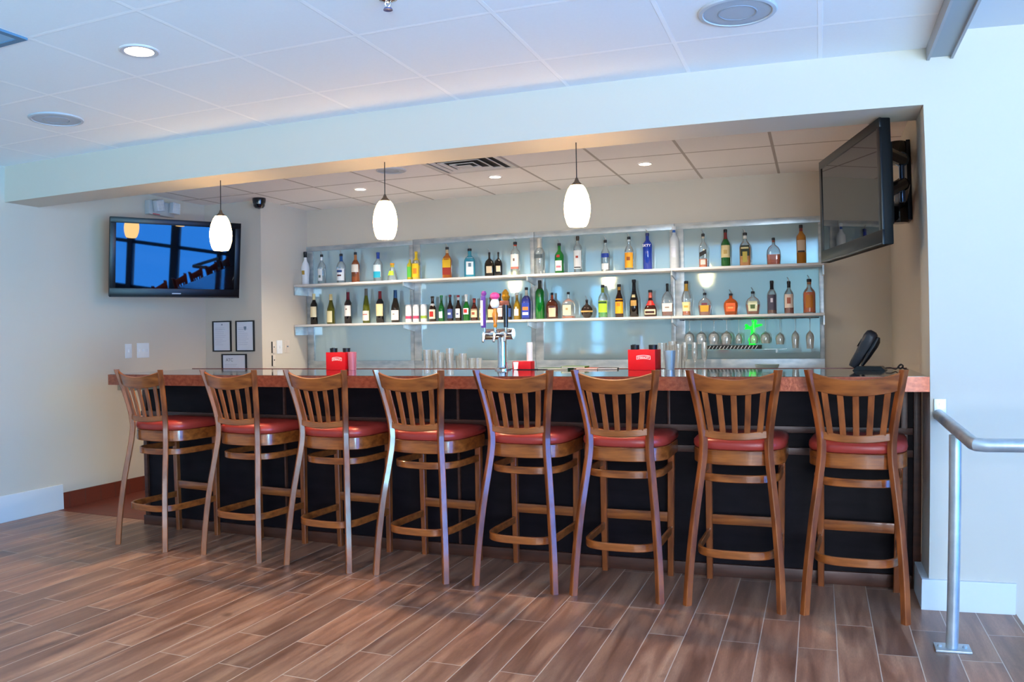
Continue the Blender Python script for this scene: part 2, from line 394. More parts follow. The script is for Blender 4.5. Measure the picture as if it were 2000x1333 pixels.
def make_stool():
    t = thing('bar_stool', 'x', 'bar stool')
    rear = [(.212, -.238, 0), (.203, -.222, .18), (.184, -.196, .40), (.163, -.166, .58), (.150, -.150, .70), (.150, -.150, .78), (.160, -.164, .87), (.176, -.188, .97), (.198, -.222, 1.094)]
    for s in (-1, 1):
        link('leg', leg_bm([(s*x, y, z) for x, y, z in spline(rear, 4)], .033, .031, True), wood, t, ang=20)
    for s in (-1, 1):
        link('leg', leg_bm([(s*.176, .226, 0), (s*.178, .226, .2), (s*.182, .226, .62), (s*.182, .224, .712)], .030, .037, False), wood, t, ang=20)
    # crest rail
    xs_ = [-.186+.372*i/16 for i in range(17)]
    def yb(x, y0, hw, d): return y0 - d*(1-(x/hw)**2)
    bm = BM(); rr = []
    for x in xs_:
        q = (x/.186)**2
        yt, ybm = yb(x, -.214, .186, .030), yb(x, -.196, .186, .028)
        zt, zb = 1.050+.034*q, .978+.024*q
        # taper the width towards the bottom so that the rail follows the flaring posts
        xb = x*.955
        rr.append([(xb, ybm-.009, zb+.002), (x, yt-.009, zt-.004), (x, yt-.004, zt), (x, yt+.006, zt), (x, yt+.010, zt-.004), (xb, ybm+.010, zb+.002), (xb, ybm+.006, zb), (xb, ybm-.005, zb)])
    rings(bm, rr); link('crest_rail', bm, wood_h, t)
    bm = BM(); path = [(-.142+.284*i/14, yb(-.142+.284*i/14, -.152, .142, .024)) for i in range(15)]
    band(bm, path, .018, lambda i: .768+.012*((i-7)/7)**2, lambda i: .802+.014*((i-7)/7)**2); link('back_rail', bm, wood_h, t)
    for k in range(-2, 3):
        xt, xb_ = k*.066, k*.0545
        bm = BM(); rr = []
        for (xc, yc, z) in ((xb_, yb(xb_, -.152, .142, .024), .796), ((xt+xb_)/2, (yb(xb_, -.152, .142, .024)+yb(xt, -.196, .186, .028))/2+.004, .89), (xt, yb(xt, -.196, .186, .028), .996)):
            w, d = .0135, .005
            rr.append([(xc-w, yc-d+.002, z), (xc-w, yc+d-.002, z), (xc-w+.002, yc+d, z), (xc+w-.002, yc+d, z), (xc+w, yc+d-.002, z), (xc+w, yc-d+.002, z), (xc+w-.002, yc-d, z), (xc-w+.002, yc-d, z)])
        rings(bm, rr); link('slat', bm, wood, t)
    # seat frame (bent apron) and cushion
    up_ = u_path(.205, .02, .160, .232); up_ = [(-.190, .246)] + [(-.203, .243)] + up_[1:-1] + [(.203, .243), (.190, .246)]
    bm = BM(); band(bm, up_, .020, .648, .716, closed=True); link('seat_frame', bm, wood_h, t)
    bm = BM(); rr = []
    for sc, z in ((1.0, .716), (1.045, .722), (1.065, .736), (1.055, .752), (1.0, .765), (.86, .773), (.5, .778), (.05, .779)):
        rr.append([(x*sc, .045+(y-.045)*sc, z) for x, y in up_])
    rings(bm, rr); link('seat_cushion', bm, vinyl, t, ang=60)
    bm = BM(); band(bm, u_path(.186, .02, .158, .214), .014, .565, .602); link('upper_stretcher', bm, wood_h, t)
    bm = BM(); band(bm, u_path(.180, -.03, .176, .214, e=3.2), .016, .224, .262); link('foot_ring', bm, wood_h, t)
    bm = BM(); box(bm, -.166, .166, .216, .234, .285, .335, .003); link('front_stretcher', bm, wood_h, t)
    return t
proto = make_stool()
ords = ['leftmost', 'second from the left', 'third from the left', 'fourth from the left', 'fourth from the right', 'third from the right', 'second from the right', 'rightmost']
spots = [(-3.893, -5), (-3.215, -3.5), (-2.62, -3.5), (-2.045, -3.5), (-1.47, -2), (-.957, -1), (-.405, -1.5), (.130, -4.5)]
extra = ['at the open end of the bar', 'below the left television', 'left of the first red caddy', 'left of the beer taps', 'in front of the beer taps', 'below the second red caddy', 'below the hanging stemware', 'beside the steel handrail post']
for i, (x, a) in enumerate(spots):
    o = proto if i == 0 else dup(proto)
    o.location = (x, .023 if i in (0, 7) else .030, 0); o.rotation_euler = (0, 0, math.radians(a))
    o['label'] = 'slat-back bar stool, %s of eight, %s' % (ords[i], extra[i])
    o['group'] = 'bar stools along the bar'

# ------------------------------------------------------------------ back bar
steel = mat('brushed_steel_wrap', '#cdd3d6', .36, metal=.7, var=('#a9b5bd', (9, 9, 26)), bump=(.5, 24.))
mirror = mat('mirror_glass', '#bcd6dd', .06, metal=.45, bump=(.05, 12.))
shelf_m = mat('shelf_steel', '#d9d5d0', .45, metal=.1)
UX = [-4.735, -3.56, -2.375, -1.15, .022]
ulab = ['leftmost steel-framed mirror shelving unit against the side wall', 'mirror shelving unit holding the beer bottles and square amber bottle', 'mirror shelving unit holding the cobalt blue bottle', 'rightmost mirror shelving unit with hanging stemware below it']
ZU, ZL = 1.785, 1.402
for i in range(4):
    a, b = UX[i], UX[i+1]
    u = thing('shelving_unit', ulab[i], 'shelving', ((a+b)/2, YB, .92), 0, 'mirror shelving units on the back wall')
    a0, b0 = a+.001, b-.001
    bm = BM(); box(bm, a0+.06, b0-.03, YB-.014, YB-.004, 1.04, 2.125); part('mirror', bm, mirror, u, smooth=False)
    for z0, z1 in ((2.12, 2.17 if i else 2.165), (.935, 1.048)):
        bm = BM(); box(bm, a0, b0, YB-.03, YB-.003, z0, z1, .003); part('frame_rail', bm, steel, u)
    for x0, x1 in ((a0, a0+.075), (b0-.036, b0)):
        bm = BM(); box(bm, x0, x1, YB-.03, YB-.003, 1.048, 2.12, .003); part('frame_post', bm, steel, u)
    for z in (ZU, ZL):
        e = .006 if i >= 2 and z == ZU else 0
        bm = BM(); box(bm, a0, b0, 2.585, YB-.031, z-.02, z, .002); part('shelf', bm, shelf_m, u)
        bm = BM(); prism(bm, [(2.590, z-.02), (2.590, z-(.055 if i else .10)), (YB-.031, z-(.085 if i else .10)), (YB-.031, z-.02)], a0, a0+.012)
        for v in bm.verts: v.co = Vector((v.co.z, v.co.x, v.co.y))
        part('bracket', bm, steel, u, smooth=False)
    if i == 3:
        for z in (ZU, ZL):
            bm = BM(); box(bm, b0-.012, b0, 2.60, YB-.031, z-.09, z-.02); part('bracket', bm, steel, u, smooth=False)
bb = thing('back_counter', 'pale back counter under the mirrors, mostly hidden by the bar', 'counter', (-2, 2.5, 0))
bm = BM(); box(bm, -4.70, -.2, 2.25, 2.795, .05, .89); part('cabinet', bm, mat('back_cabinet_laminate', '#5b5552', .5), bb, smooth=False)
bm = BM(); box(bm, -4.73, .25, 2.21, 2.795, .89, .93, .004); part('worktop', bm, mat('back_worktop', '#b5b3b2', .3), bb)

# ------------------------------------------------------------------ bottles
clear_g = thin_glass('clear_bottle_glass', '#f6fafb', .07, .07, '#f2f8fa')
frost_g = mat('frosted_glass', '#dfe6ee', .45, trans=.35)
def glassm(col, rough=.06, tr=.25): return mat('glass_'+col.strip('#'), col, rough, trans=tr, coat=.5)
def paper(col): return mat('label_'+col.strip('#'), col, .5)
def liq(col):
    c = col.strip('#'); v = [min(255, int(int(c[i:i+2], 16)*f)) for i, f in ((0, 1.3), (2, 1.15), (4, .6))]
    return mat('liquid_'+c, '#%02x%02x%02x' % tuple(v), .1)
pour_m = mat('pourer_steel', '#c8ccd0', .25, metal=.9)
SHP = {
 'liquor': [(.90, 0), (1, .015), (1, .55), (.95, .60), (.72, .67), (.44, .72), (.34, .76), (.32, .90)],
 'tall':   [(.90, 0), (1, .012), (1, .66), (.93, .71), (.60, .76), (.38, .80), (.34, .91)],
 'long':   [(.90, 0), (1, .012), (.98, .50), (.80, .62), (.50, .72), (.40, .78), (.38, .93)],
 'wine':   [(.92, 0), (1, .015), (1, .60), (.92, .66), (.60, .73), (.42, .78), (.38, .97), (.40, .975), (.40, 1.0)],
 'burg':   [(.92, 0), (1, .015), (1, .42), (.90, .52), (.62, .65), (.42, .76), (.36, .97), (.39, .975), (.39, 1.0)],
 'hock':   [(.92, 0), (1, .015), (1, .36), (.84, .52), (.60, .68), (.42, .80), (.36, .97), (.38, .975), (.38, 1.0)],
 'beer':   [(.90, 0), (1, .02), (1, .50), (.92, .57), (.66, .66), (.46, .76), (.40, .86), (.42, .97)],
 'squat':  [(.86, 0), (.95, .02), (1, .40), (.95, .52), (.74, .62), (.40, .69), (.22, .72), (.20, .88)],
 'crown':  [(.72, 0), (.82, .03), (1, .38), (.94, .52), (.70, .63), (.38, .70), (.24, .73), (.22, .86)],
 'ball':   [(.30, 0), (.62, .05), (.90, .18), (1, .34), (.90, .50), (.60, .62), (.30, .68), (.22, .72), (.20, .86)],
 'bell':   [(.92, 0), (1, .03), (1, .22), (.88, .34), (.60, .44), (.38, .54), (.30, .66), (.28, .86)],
 'cone':   [(.96, 0), (1, .03), (.92, .16), (.66, .44), (.46, .58), (.34, .66), (.32, .80)],
 'vase':   [(.80, 0), (.84, .03), (.80, .22), (1, .46), (.98, .54), (.70, .66), (.40, .74), (.34, .80), (.34, .94)],
 'can':    [(.80, 0), (.96, .02), (1, .05), (1, .90), (.90, .96), (.84, .975), (.84, 1.0)],
}
SHP = {k: v for k, v in SHP.items()}
def sec_pts(r, kind, n=24, off=0.):
    out = []
    for i in range(n):
        th = 2*PI*i/n; c, s = math.cos(th), math.sin(th)
        if kind == 'round': k = 1.
        else:
            e = 5. if r[1] > .45 else 2.
            k = 1/((abs(c)**e+abs(s)**e)**(1/e)); 
            k = k if e == 5. else 1.
        dy = .58 if kind == 'flat' and r[1] > .45 else (.9 if kind == 'flat' else 1)
        out.append((r[0]*k*c, r[0]*k*s*dy))
    return out
def prof_r(pr, zf):
    for (r0_, z0_), (r1_, z1_) in zip(pr, pr[1:]):
        if z0_ <= zf <= z1_: return r0_+(r1_-r0_)*(zf-z0_)/max(z1_-z0_, 1e-6)
    return pr[-1][0]
def solid(pr, R, h, kind, z0=0., z1=2., sc=1.):
    bm = BM(); rr = []
    zs = sorted(set([z0]+[z for _, z in pr if z0 < z < z1]+[min(z1, pr[-1][1])]))
    for z in zs:
        rf = prof_r(pr, z); rr.append([(x*sc, y*sc, z*h) for x, y in sec_pts((R*rf, rf), kind)])
    rings(bm, rr); return bm
def wrap(pr, R, h, kind, z0, z1, a0, a1, sc=1.012, slant=0.):
    bm = BM(); n = 16; rr = []
    zs = [z0+(z1-z0)*k/4 for k in range(5)]
    for q in (sc, sc-.03):
        for z in (zs if q == sc else zs[::-1]):
            row = []
            for i in range(n+1):
                th = -PI/2+math.radians(a0+(a1-a0)*i/n); c, s = math.cos(th), math.sin(th); zz = z+slant*(i/n-.5)
                rf = prof_r(pr, zz); k = 1.; dy = 1.
                if kind != 'round': k = 1/((abs(c)**5+abs(s)**5)**.2) if rf > .45 else 1.
                if kind == 'flat': dy = .58 if rf > .45 else .9
                row.append((R*rf*k*c*q, R*rf*k*s*dy*q, zz*h))
            rr.append(row)
    rings(bm, rr, closed=False, cap=False, caploop=True); return bm
def bottle(name, label, cat, group, x, z, h, w, shape, body, kind='round', liquid=None, lab=None, emb=None, cap=None, pour=False, foil=None, y=None, rz=0, rib=None):
    y = min(2.762, YB-.036-(w/2)*(.60 if kind == 'flat' else 1.03))   # stands close to the mirror
    x = x + (x+.0564)*(y-2.69)/6.682
    R = w/2; pr = SHP[shape]
    hb = h/1.06 if pour else h
    t = thing(name, label, cat, (x, y, z+.0005), math.radians(rz), group)
    link('glass_body', solid(pr, R, hb, kind), body, t, ang=50)
    if liquid:
        link('liquid', solid(pr, R, hb, kind, .03, liquid[1], .93), liq(liquid[0]), t, ang=50)
    if lab:
        for L in (lab if isinstance(lab, list) else [lab]):
            col, a, b = L[:3]; ang = L[3] if len(L) > 3 else 70; sl = L[4] if len(L) > 4 else 0.
            link('paper_label', wrap(pr, R, hb, kind, a, b, -ang, ang, 1.015, sl), paper(col), t, ang=50)
    if emb:
        for L in (emb if isinstance(emb, list) else [emb]):
            col, a, b, ang = L[:4]
            link('label_emblem', wrap(pr, R, hb, kind, a, b, -ang, ang, 1.03), paper(col), t, ang=50)
    zt = pr[-1][1]; rt_ = pr[-1][0]*R
    if foil:
        col, a = foil
        bm = solid(pr, R, hb, kind, a, zt, 1.04); link('foil', bm, mat('foil_'+col.strip('#'), col, .35, metal=.3), t, ang=50)
    if cap:
        bm = BM(); lathe(bm, [(rt_*1.12, zt*hb-.004), (rt_*1.2, zt*hb), (rt_*1.2, (zt+.06)*hb), (rt_*1.0, (zt+.07)*hb)], n=16)
        link('cap', bm, mat('cap_'+cap.strip('#'), cap, .4), t)
    if pour:
        bm = BM(); z_ = (zt+.06)*hb if cap else zt*hb
        tube(bm, [(0, 0, z_-.004), (0, 0, z_+.010), (-.004, 0, z_+.022), (-.012, 0, z_+.034)], [.006, .0045, .0038, .003], 8); link('pourer', bm, pour_m, t)
    return t
GU, GL = 'spirit bottles on the upper shelf', 'bottles on the lower shelf'
K = '#14141a'
W_ = .88
def UB(x, h, w, label, shape, body, **k): return bottle('liquor_bottle', label+', upper shelf', 'bottle', GU, x, ZU, h, w*W_, shape, body, **k)
UB(-4.669, .325, .098, 'white coconut bottle with black cap, leftmost', 'vase', mat('white_bottle', '#e9ecf0', .3), cap=K, foil=('#17171c', .84), emb=('#c89a3a', .32, .44, 22))
UB(-4.482, .32, .090, 'clear bottle with narrow white label, second from the left end', 'liquor', clear_g, lab=('#eef0f0', .12, .5, 38), emb=('#5b6b60', .22, .3, 16), cap=K, pour=True, foil=('#e8eaea', .78))
UB(-4.265, .315, .098, 'clear bottle with blue neck and white label', 'liquor', clear_g, lab=('#eef2f6', .10, .48), emb=[('#31518c', .36, .44, 40), ('#5a2a2a', .24, .29, 30)], foil=('#2f5f9e', .72), cap=K, pour=True)
UB(-4.108, .322, .090, 'copper-coloured flavoured spirit bottle with white upper label', 'liquor', glassm('#a4532a'), lab=('#efe6da', .34, .58), emb=('#6b3a1d', .2, .34, 30), foil=('#b87446', .72), cap=K, pour=True)
UB(-3.866, .288, .100, 'clear bottle with turquoise label and blue cap', 'liquor', clear_g, lab=('#dff0f6', .16, .56, 60), emb=('#1fa0bd', .14, .34, 55), foil=('#26479a', .76), cap='#26479a')
UB(-3.717, .195, .118, 'small conical tequila bottle with lime label and orange stopper', 'cone', clear_g, emb=('#9fd21e', .28, .5, 45), cap='#e79a1e', foil=('#c8b440', .68))
UB(-3.535, .215, .062, 'slim bottle with green and yellow label, beside the yellow-necked one', 'tall', glassm('#c9b92e'), lab=('#4fae3a', .15, .6, 50))
UB(-3.470, .275, .085, 'yellow-labelled tequila bottle with yellow neck', 'liquor', clear_g, lab=('#f0c21e', .1, .56, 60), emb=('#d77d1c', .22, .40, 30), foil=('#e8c325', .68), cap='#e8c325', liquid=('#e8c22a', .5))
UB(-3.159, .318, .095, 'square gold tequila bottle with yellow and red label', 'liquor', glassm('#c56a1c'), kind='square', lab=[('#f2bf1d', .34, .62, 45), ('#a8321c', .12, .34, 45)], foil=('#c9ad86', .78), cap=K, pour=True, rz=12)
UB(-2.940, .288, .112, 'square pale blue gin bottle with white label', 'liquor', glassm('#3fa9c4', tr=.4), kind='square', lab=('#e9f3f6', .1, .66, 34), emb=('#5b7d92', .36, .48, 14), cap=K, pour=True, rz=22)
UB(-2.752, .248, .098, 'black gin flask with cream diamond label, left of the pair', 'squat', glassm('#17130f'), kind='flat', lab=('#d9c3a4', .16, .42, 30), cap=K, pour=True, rz=10)
UB(-2.668, .232, .080, 'black gin flask with cream diamond label, right of the pair', 'squat', glassm('#17130f'), kind='flat', lab=('#d9c3a4', .2, .42, 28), cap=K, rz=14)
UB(-2.509, .325, .095, 'clear gin bottle with white label and red neck band', 'tall', clear_g, lab=('#f1ebe4', .26, .62, 60), emb=[('#d9725f', .2, .26, 55), ('#6d5a50', .42, .5, 10)], foil=('#c2452f', .86), cap=K, pour=True)
UB(-2.288, .328, .112, 'tall clear bottle with grey lettering and pale neck wrap', 'liquor', clear_g, emb=[('#4b565a', .44, .54, 45)], foil=('#d9cfc0', .72), cap='#d9cfc0')
UB(-2.110, .292, .092, 'green gin bottle with white label and red seal', 'liquor', glassm('#14862f'), lab=('#e4e6e2', .1, .42, 45), emb=[('#b42a2a', .52, .60, 20), ('#d47f8a', .2, .26, 30)], cap=K, pour=True)
UB(-1.946, .326, .082, 'clear bottle with tall white label and brown cap', 'tall', clear_g, lab=('#f3f1ef', .12, .6, 65), emb=[('#b24a3a', .4, .46, 18), ('#3a3a3a', .14, .17, 50)], foil=('#4a3a28', .86), cap='#3a2c20')
UB(-1.707, .300, .086, 'clear round-shouldered vodka bottle with blue lettering', 'liquor', clear_g, emb=[('#2746a8', .44, .56, 55), ('#eef0f2', .08, .26, 50)], cap=K, pour=True)
UB(-1.507, .318, .086, 'clear bottle with bright orange label', 'liquor', clear_g, lab=('#efa02a', .1, .52, 62), emb=('#8a4a1c', .3, .4, 22), foil=('#dfe3e6', .84), cap=K, pour=True)
sky = UB(-1.353, .338, .088, 'cobalt blue vodka bottle with white lettering', 'tall', glassm('#1b3fae'), cap='#182a6a', pour=True)
text('lettering', 'SKYY', .030, paper('#f4f6fa'), sky, (0, -.0405, .205), (PI/2, 0, 0), .0004)
UB(-1.133, .362, .086, 'tall frosted vodka bottle with blue neck mark', 'tall', frost_g, emb=[('#2f63b4', .84, .9, 60), ('#c4c9d8', .28, .5, 30)], cap='#eef1f4')
UB(-.900, .310, .078, 'square whisky bottle with slanted black label', 'liquor', clear_g, kind='square', liquid=('#b4592a', .26), lab=('#1d1a1a', .36, .48, 40, .09), emb=('#dcd0c4', .10, .24, 30), cap=K, pour=True, foil=('#bfb09a', .84))
UB(-.723, .318, .086, 'green whiskey bottle with cream label and red neck', 'liquor', glassm('#146a2a'), lab=('#e3d09a', .25, .56, 62), emb=[('#c8a860', .34, .44, 22), ('#7a1f1c', .72, .9, 170)], cap=K)
UB(-.571, .298, .100, 'square whiskey bottle with dark green and gold label', 'liquor', clear_g, kind='square', liquid=('#c08a22', .54), lab=[('#23301e', .30, .60, 40)], emb=[('#c8b24a', .12, .42, 22), ('#d8c890', .5, .55, 34)], foil=('#d9d9d4', .8), cap=K, pour=True)
UB(-.354, .235, .122, 'squat round-shouldered bourbon bottle half full, no label', 'squat', clear_g, kind='flat', liquid=('#b5531c', .38), cap=K, foil=('#8a4a3a', .8))
UB(-.144, .320, .084, 'amber bourbon bottle with beige label, rightmost', 'tall', glassm('#c8832c'), lab=('#d9bfa4', .3, .6, 55), emb=('#3a2a20', .30, .34, 45), foil=('#7a2d24', .82), cap=K)

def LB(x, h, w, label, shape, body, name='liquor_bottle', cat='bottle', **k):
    return bottle(name, label+', lower shelf', cat, GL, x, ZL, h, w*W_, shape, body, **k)
wn_ = dict(name='wine_bottle')
LB(-4.576, .300, .082, 'dark red wine bottle with cream label and cream neck foil, leftmost', 'wine', glassm('#120d0c'), lab=('#e6d9b4', .24, .58), foil=('#e6d49c', .8), **wn_)
LB(-4.385, .288, .092, 'olive green white-wine bottle with low cream label', 'burg', glassm('#5a5a12'), lab=('#e4d8a6', .06, .44, 60), foil=('#dcc78e', .8), rz=-15, **wn_)
LB(-4.195, .302, .082, 'dark wine bottle with white label and burgundy foil', 'wine', glassm('#141019'), lab=('#ece7e0', .24, .58), emb=('#7a5a50', .44, .48, 14), foil=('#6e1626', .76), **wn_)
LB(-3.998, .328, .082, 'tall slim green hock wine bottle with white label', 'hock', glassm('#5c6414'), lab=('#efe4d4', .08, .36), emb=('#b9675f', .24, .27, 40), foil=('#5a5650', .80), **wn_)
LB(-3.851, .298, .086, 'dark wine bottle with large yellow-cream label and red foil', 'wine', glassm('#151015'), lab=('#e8d5a0', .22, .6), foil=('#7c1a20', .76), **wn_)
LB(-3.690, .302, .092, 'dark wine bottle with white label and blue neck foil', 'burg', glassm('#1a1410'), lab=('#ece6e0', .08, .38), emb=('#9a8a80', .24, .28, 14), foil=('#1d4a7a', .76), **wn_)
can_b = mat('can_white', '#e9ecef', .3, metal=.2)
for x, c1, l in ((-3.554, '#c2476a', 'tall white can with pink band, left of the two alike'), (-3.479, '#c2476a', 'tall white can with pink band, right of the two alike'), (-3.400, '#8fae3c', 'tall white can with green band')):
    LB(x, .163, .068, l, 'can', can_b, name='drink_can', cat='can', emb=[(c1, .2, .36, 90), ('#c4c9ce', .5, .8, 30)])
bn = dict(name='beer_bottle')
LB(-3.312, .224, .074, 'brown beer bottle with red and cream label and dark cap', 'beer', glassm('#2a1208'), lab=[('#e8dcc0', .12, .5), ('#dcd8d0', .66, .74, 100)], emb=('#b4281e', .2, .42, 36), cap='#3a3018', **bn)
LB(-3.223, .230, .062, 'green beer bottle with white strip label, left of the brown ones', 'beer', glassm('#0c6a2a'), lab=('#cfe0d4', .14, .4, 40), cap='#157a38', **bn)
LB(-3.137, .232, .062, 'brown beer bottle with blue label', 'beer', glassm('#1d0f10'), lab=('#3c4f8c', .12, .48), emb=('#c3cbe0', .26, .34, 30), cap='#6a1a20', **bn)
LB(-3.057, .226, .062, 'brown beer bottle with pointed white shield label', 'beer', glassm('#231208'), lab=('#e6e8ee', .14, .5, 50), emb=('#4a5a90', .26, .32, 26), foil=('#ddd6d2', .84), cap='#a02a2a', **bn)
LB(-2.979, .230, .066, 'green beer bottle with round red label and white neck', 'beer', glassm('#0f7424'), lab=('#e8e8e4', .26, .5, 60), emb=('#cf2f30', .32, .46, 32), foil=('#eef0ec', .76), cap='#e9e9e6', **bn)
LB(-2.903, .194, .070, 'short stubby brown beer bottle with peach label', 'beer', glassm('#4a160e'), lab=('#e9c9a4', .16, .54), emb=('#9a4f36', .28, .4, 26), foil=('#c04a3a', .84), cap='#7a1a1a', **bn)
LB(-2.825, .200, .064, 'clear pale-yellow beer bottle with cream and green label', 'beer', glassm('#c9c46a', tr=.4), lab=('#e8e2c4', .14, .54), emb=('#4a6a3a', .2, .34, 28), cap='#c8c06a', **bn)
LB(-2.745, .198, .064, 'brown beer bottle with orange-cream label behind the purple tap handle', 'beer', glassm('#3a1a0c'), lab=('#e2b98a', .14, .5), cap='#7a3018', **bn)
LB(-2.660, .228, .060, 'brown beer bottle with pink label between the tap handles', 'beer', glassm('#35100e'), lab=('#e0bfc0', .14, .56), cap='#3a1210', **bn)
LB(-2.580, .205, .064, 'dark beer bottle with blue label behind the black tap handle', 'beer', glassm('#15141c'), lab=('#2e4d8c', .14, .5), cap='#2a2a30', **bn)
LB(-2.500, .228, .070, 'golden cider bottle with white cross-shaped label', 'beer', glassm('#b08a1c', tr=.35), lab=('#ece6d2', .16, .42, 40), emb=('#d9d0b0', .42, .5, 14), cap='#d9d6cc', **bn)
LB(-2.412, .290, .088, 'clear spirit bottle with large blue label and orange emblem', 'liquor', glassm('#20308c'), kind='square', lab=('#2440a4', .06, .5, 44), emb=[('#e27a3a', .28, .38, 34), ('#e8e8f0', .14, .22, 34)], foil=('#c9c4bc', .72), cap='#15151a')
LB(-2.290, .345, .090, 'tall bright green liqueur bottle with dark neck', 'tall', glassm('#0f7f2c'), foil=('#3a3a2c', .76), cap='#1c1c18')
LB(-2.181, .240, .118, 'square dark amber orange-liqueur bottle with slanted peach label', 'squat', glassm('#4a1d10'), kind='flat', lab=('#e6b79a', .08, .4, 30), foil=('#b4502c', .70), cap=K, rz=14)
LB(-2.036, .240, .125, 'square clear bottle with cream label and amber dregs', 'squat', clear_g, kind='square', liquid=('#a8541c', .08), lab=('#e5cfae', .12, .48, 34), emb=('#a58a60', .3, .38, 10), cap=K)
LB(-1.875, .180, .115, 'small round black raspberry liqueur bottle with gold band', 'ball', glassm('#24140f'), emb=('#b8955a', .30, .38, 85), cap=K, pour=True)
LB(-1.736, .288, .090, 'clear bottle of green liqueur with lime label', 'liquor', clear_g, liquid=('#1fa03a', .30), lab=('#a8cc3a', .16, .5), emb=('#1f4a28', .42, .48, 60), foil=('#8aa03a', .74), cap=K)
LB(-1.597, .280, .080, 'brown coffee-liqueur bottle with yellow label', 'long', glassm('#3a1608'), lab=('#e8a41e', .12, .56), emb=('#c8781c', .34, .44, 24), foil=('#c08a2c', .82), cap=K)
LB(-1.471, .294, .086, 'black cream-liqueur bottle with slim neck and gold oval', 'burg', glassm('#16100e'), emb=[('#b08a4a', .32, .48, 40), ('#d8c89a', .56, .64, 30)], foil=('#141216', .72), cap=K)
LB(-1.336, .238, .118, 'bell-shaped cognac liqueur bottle with red ribbon neck', 'bell', glassm('#3a120c'), lab=('#d9cfae', .08, .26, 60), emb=[('#3a1a14', .12, .2, 45), ('#c4241e', .40, .56, 170)], foil=('#d66a5a', .66), cap=K)
LB(-1.196, .286, .108, 'broad cognac bottle with pale label and black neck foil', 'squat', clear_g, kind='flat', liquid=('#6a2c18', .36), lab=('#d9d0c8', .14, .38, 45), emb=('#8a7a70', .24, .28, 20), foil=('#16161a', .72), cap=K)
LB(-1.042, .284, .092, 'cognac bottle with cream label and gold neck foil', 'vase', clear_g, liquid=('#a8602a', .3), lab=('#ead9a0', .14, .40, 60), emb=('#c9a34a', .24, .3, 30), foil=('#c89a3c', .72), cap=K)
LB(-.896, .212, .118, 'crown-shaped whisky bottle with yellow and purple label', 'crown', clear_g, kind='flat', liquid=('#7a3416', .42), lab=('#c99a2c', .16, .42, 34), emb=('#6a3040', .42, .52, 24), cap=K, pour=True)
LB(-.690, .198, .130, 'wide crown-shaped whisky bottle with orange arched label', 'crown', glassm('#a64a14'), kind='flat', lab=('#e2632a', .16, .52, 34), emb=('#f09a5a', .28, .36, 20), cap=K, pour=True)
LB(-.519, .212, .128, 'wide crown-shaped whisky bottle with green and cream arched label', 'crown', clear_g, kind='flat', liquid=('#7a3a18', .40), lab=('#dfe0ba', .14, .54, 34), emb=('#4f6a3c', .24, .40, 18), cap=K, pour=True)
LB(-.373, .275, .084, 'clear rum bottle with dark grey-violet label', 'liquor', clear_g, liquid=('#5a2a24', .14), lab=('#4c4a5c', .12, .56, 60), emb=('#c9c4d0', .34, .46, 14), foil=('#17171c', .72), cap=K)
LB(-.244, .282, .084, 'rum bottle with white figure label and dark neck', 'liquor', clear_g, liquid=('#7a3020', .22), lab=('#e2cfc0', .18, .58, 58), emb=('#a8604a', .3, .48, 22), foil=('#1c1a1c', .78), cap=K, pour=True)
LB(-.091, .294, .108, 'large amber whisky bottle with embossed oval label, rightmost', 'liquor', clear_g, liquid=('#b8621c', .60), emb=('#c67a24', .16, .52, 34), foil=('#9a6a4a', .82), cap=K, pour=True)

# ------------------------------------------------------------------ glasses
gl = thin_glass('drinking_glass', '#fbfeff', .12, .12, '#ffffff')
def shell(bm, prof, th=.0015, n=24):
    inner = [(max(r-th, .0005), z) for r, z in prof[::-1]]
    inner = [(r, z + (th if z < prof[0][1]+1e-6 else 0)) for r, z in inner]
    rr = [[(r*math.cos(2*PI*i/n), r*math.sin(2*PI*i/n), z) for i in range(n)] for r, z in [(.0006, prof[0][1])]+prof+inner+[(.0006, prof[0][1]+th)]]
    rings(bm, rr, cap=False)
def simple(name, label, cat, group, loc, bm, m=None, rot=None):
    o = link(name, bm, m or gl); o.location = loc; tag(o, label, cat, group)
    if rot: o.rotation_euler = rot
    return o
ZBB = .9305
# tumblers and pilsner glasses behind the taps, left cluster
k = 0
tumb = None
NTH = ['first', 'second', 'third', 'fourth', 'fifth', 'sixth', 'seventh', 'eighth', 'ninth']
for gi, (x, y, h) in enumerate(((-3.20, 2.34, .225), (-3.145, 2.40, .22), (-3.085, 2.36, .20), (-3.03, 2.42, .19), (-2.985, 2.34, .235), (-2.925, 2.40, .17), (-2.87, 2.35, .19), (-2.80, 2.38, .15), (-2.735, 2.36, .15))):
    bm = BM(); shell(bm, [(.024, 0), (.026, .01), (.030, h*.5), (.034, h)])
    simple('drinking_glass', 'clear drinking glass in the row left of the beer taps, %s from the left' % NTH[gi], 'glass', 'glasses on the back counter left of the taps', (x, y, ZBB), bm)
for gi, (x, y, h) in enumerate(((-1.18, 2.34, .26), (-1.11, 2.40, .27), (-1.05, 2.30, .25), (-1.155, 2.50, .24), (-1.06, 2.52, .22))):
    bm = BM(); shell(bm, [(.026, 0), (.028, .01), (.026, h*.3), (.036, h)])
    simple('drinking_glass', 'tall clear glass right of the second red caddy, %s' % ('front left', 'front middle', 'front right', 'back left', 'back right')[gi], 'glass', 'tall glasses beside the second caddy', (x, y, ZBB), bm)
def stem(bm, hb=.10, rb=.036, hs=.09, foot=.034, rim=.028):
    prof = [(foot, 0), (foot, .002), (.006, .008), (.0035, .02), (.0035, hs), (.010, hs+.008), (rb*.8, hs+.025), (rb, hs+.05), (rim, hs+hb)]
    inner = [(r-.0015, z+.001) for r, z in prof[5:]][::-1]
    lathe(bm, prof + inner + [(.0006, hs+.012)], n=20, cap=False)
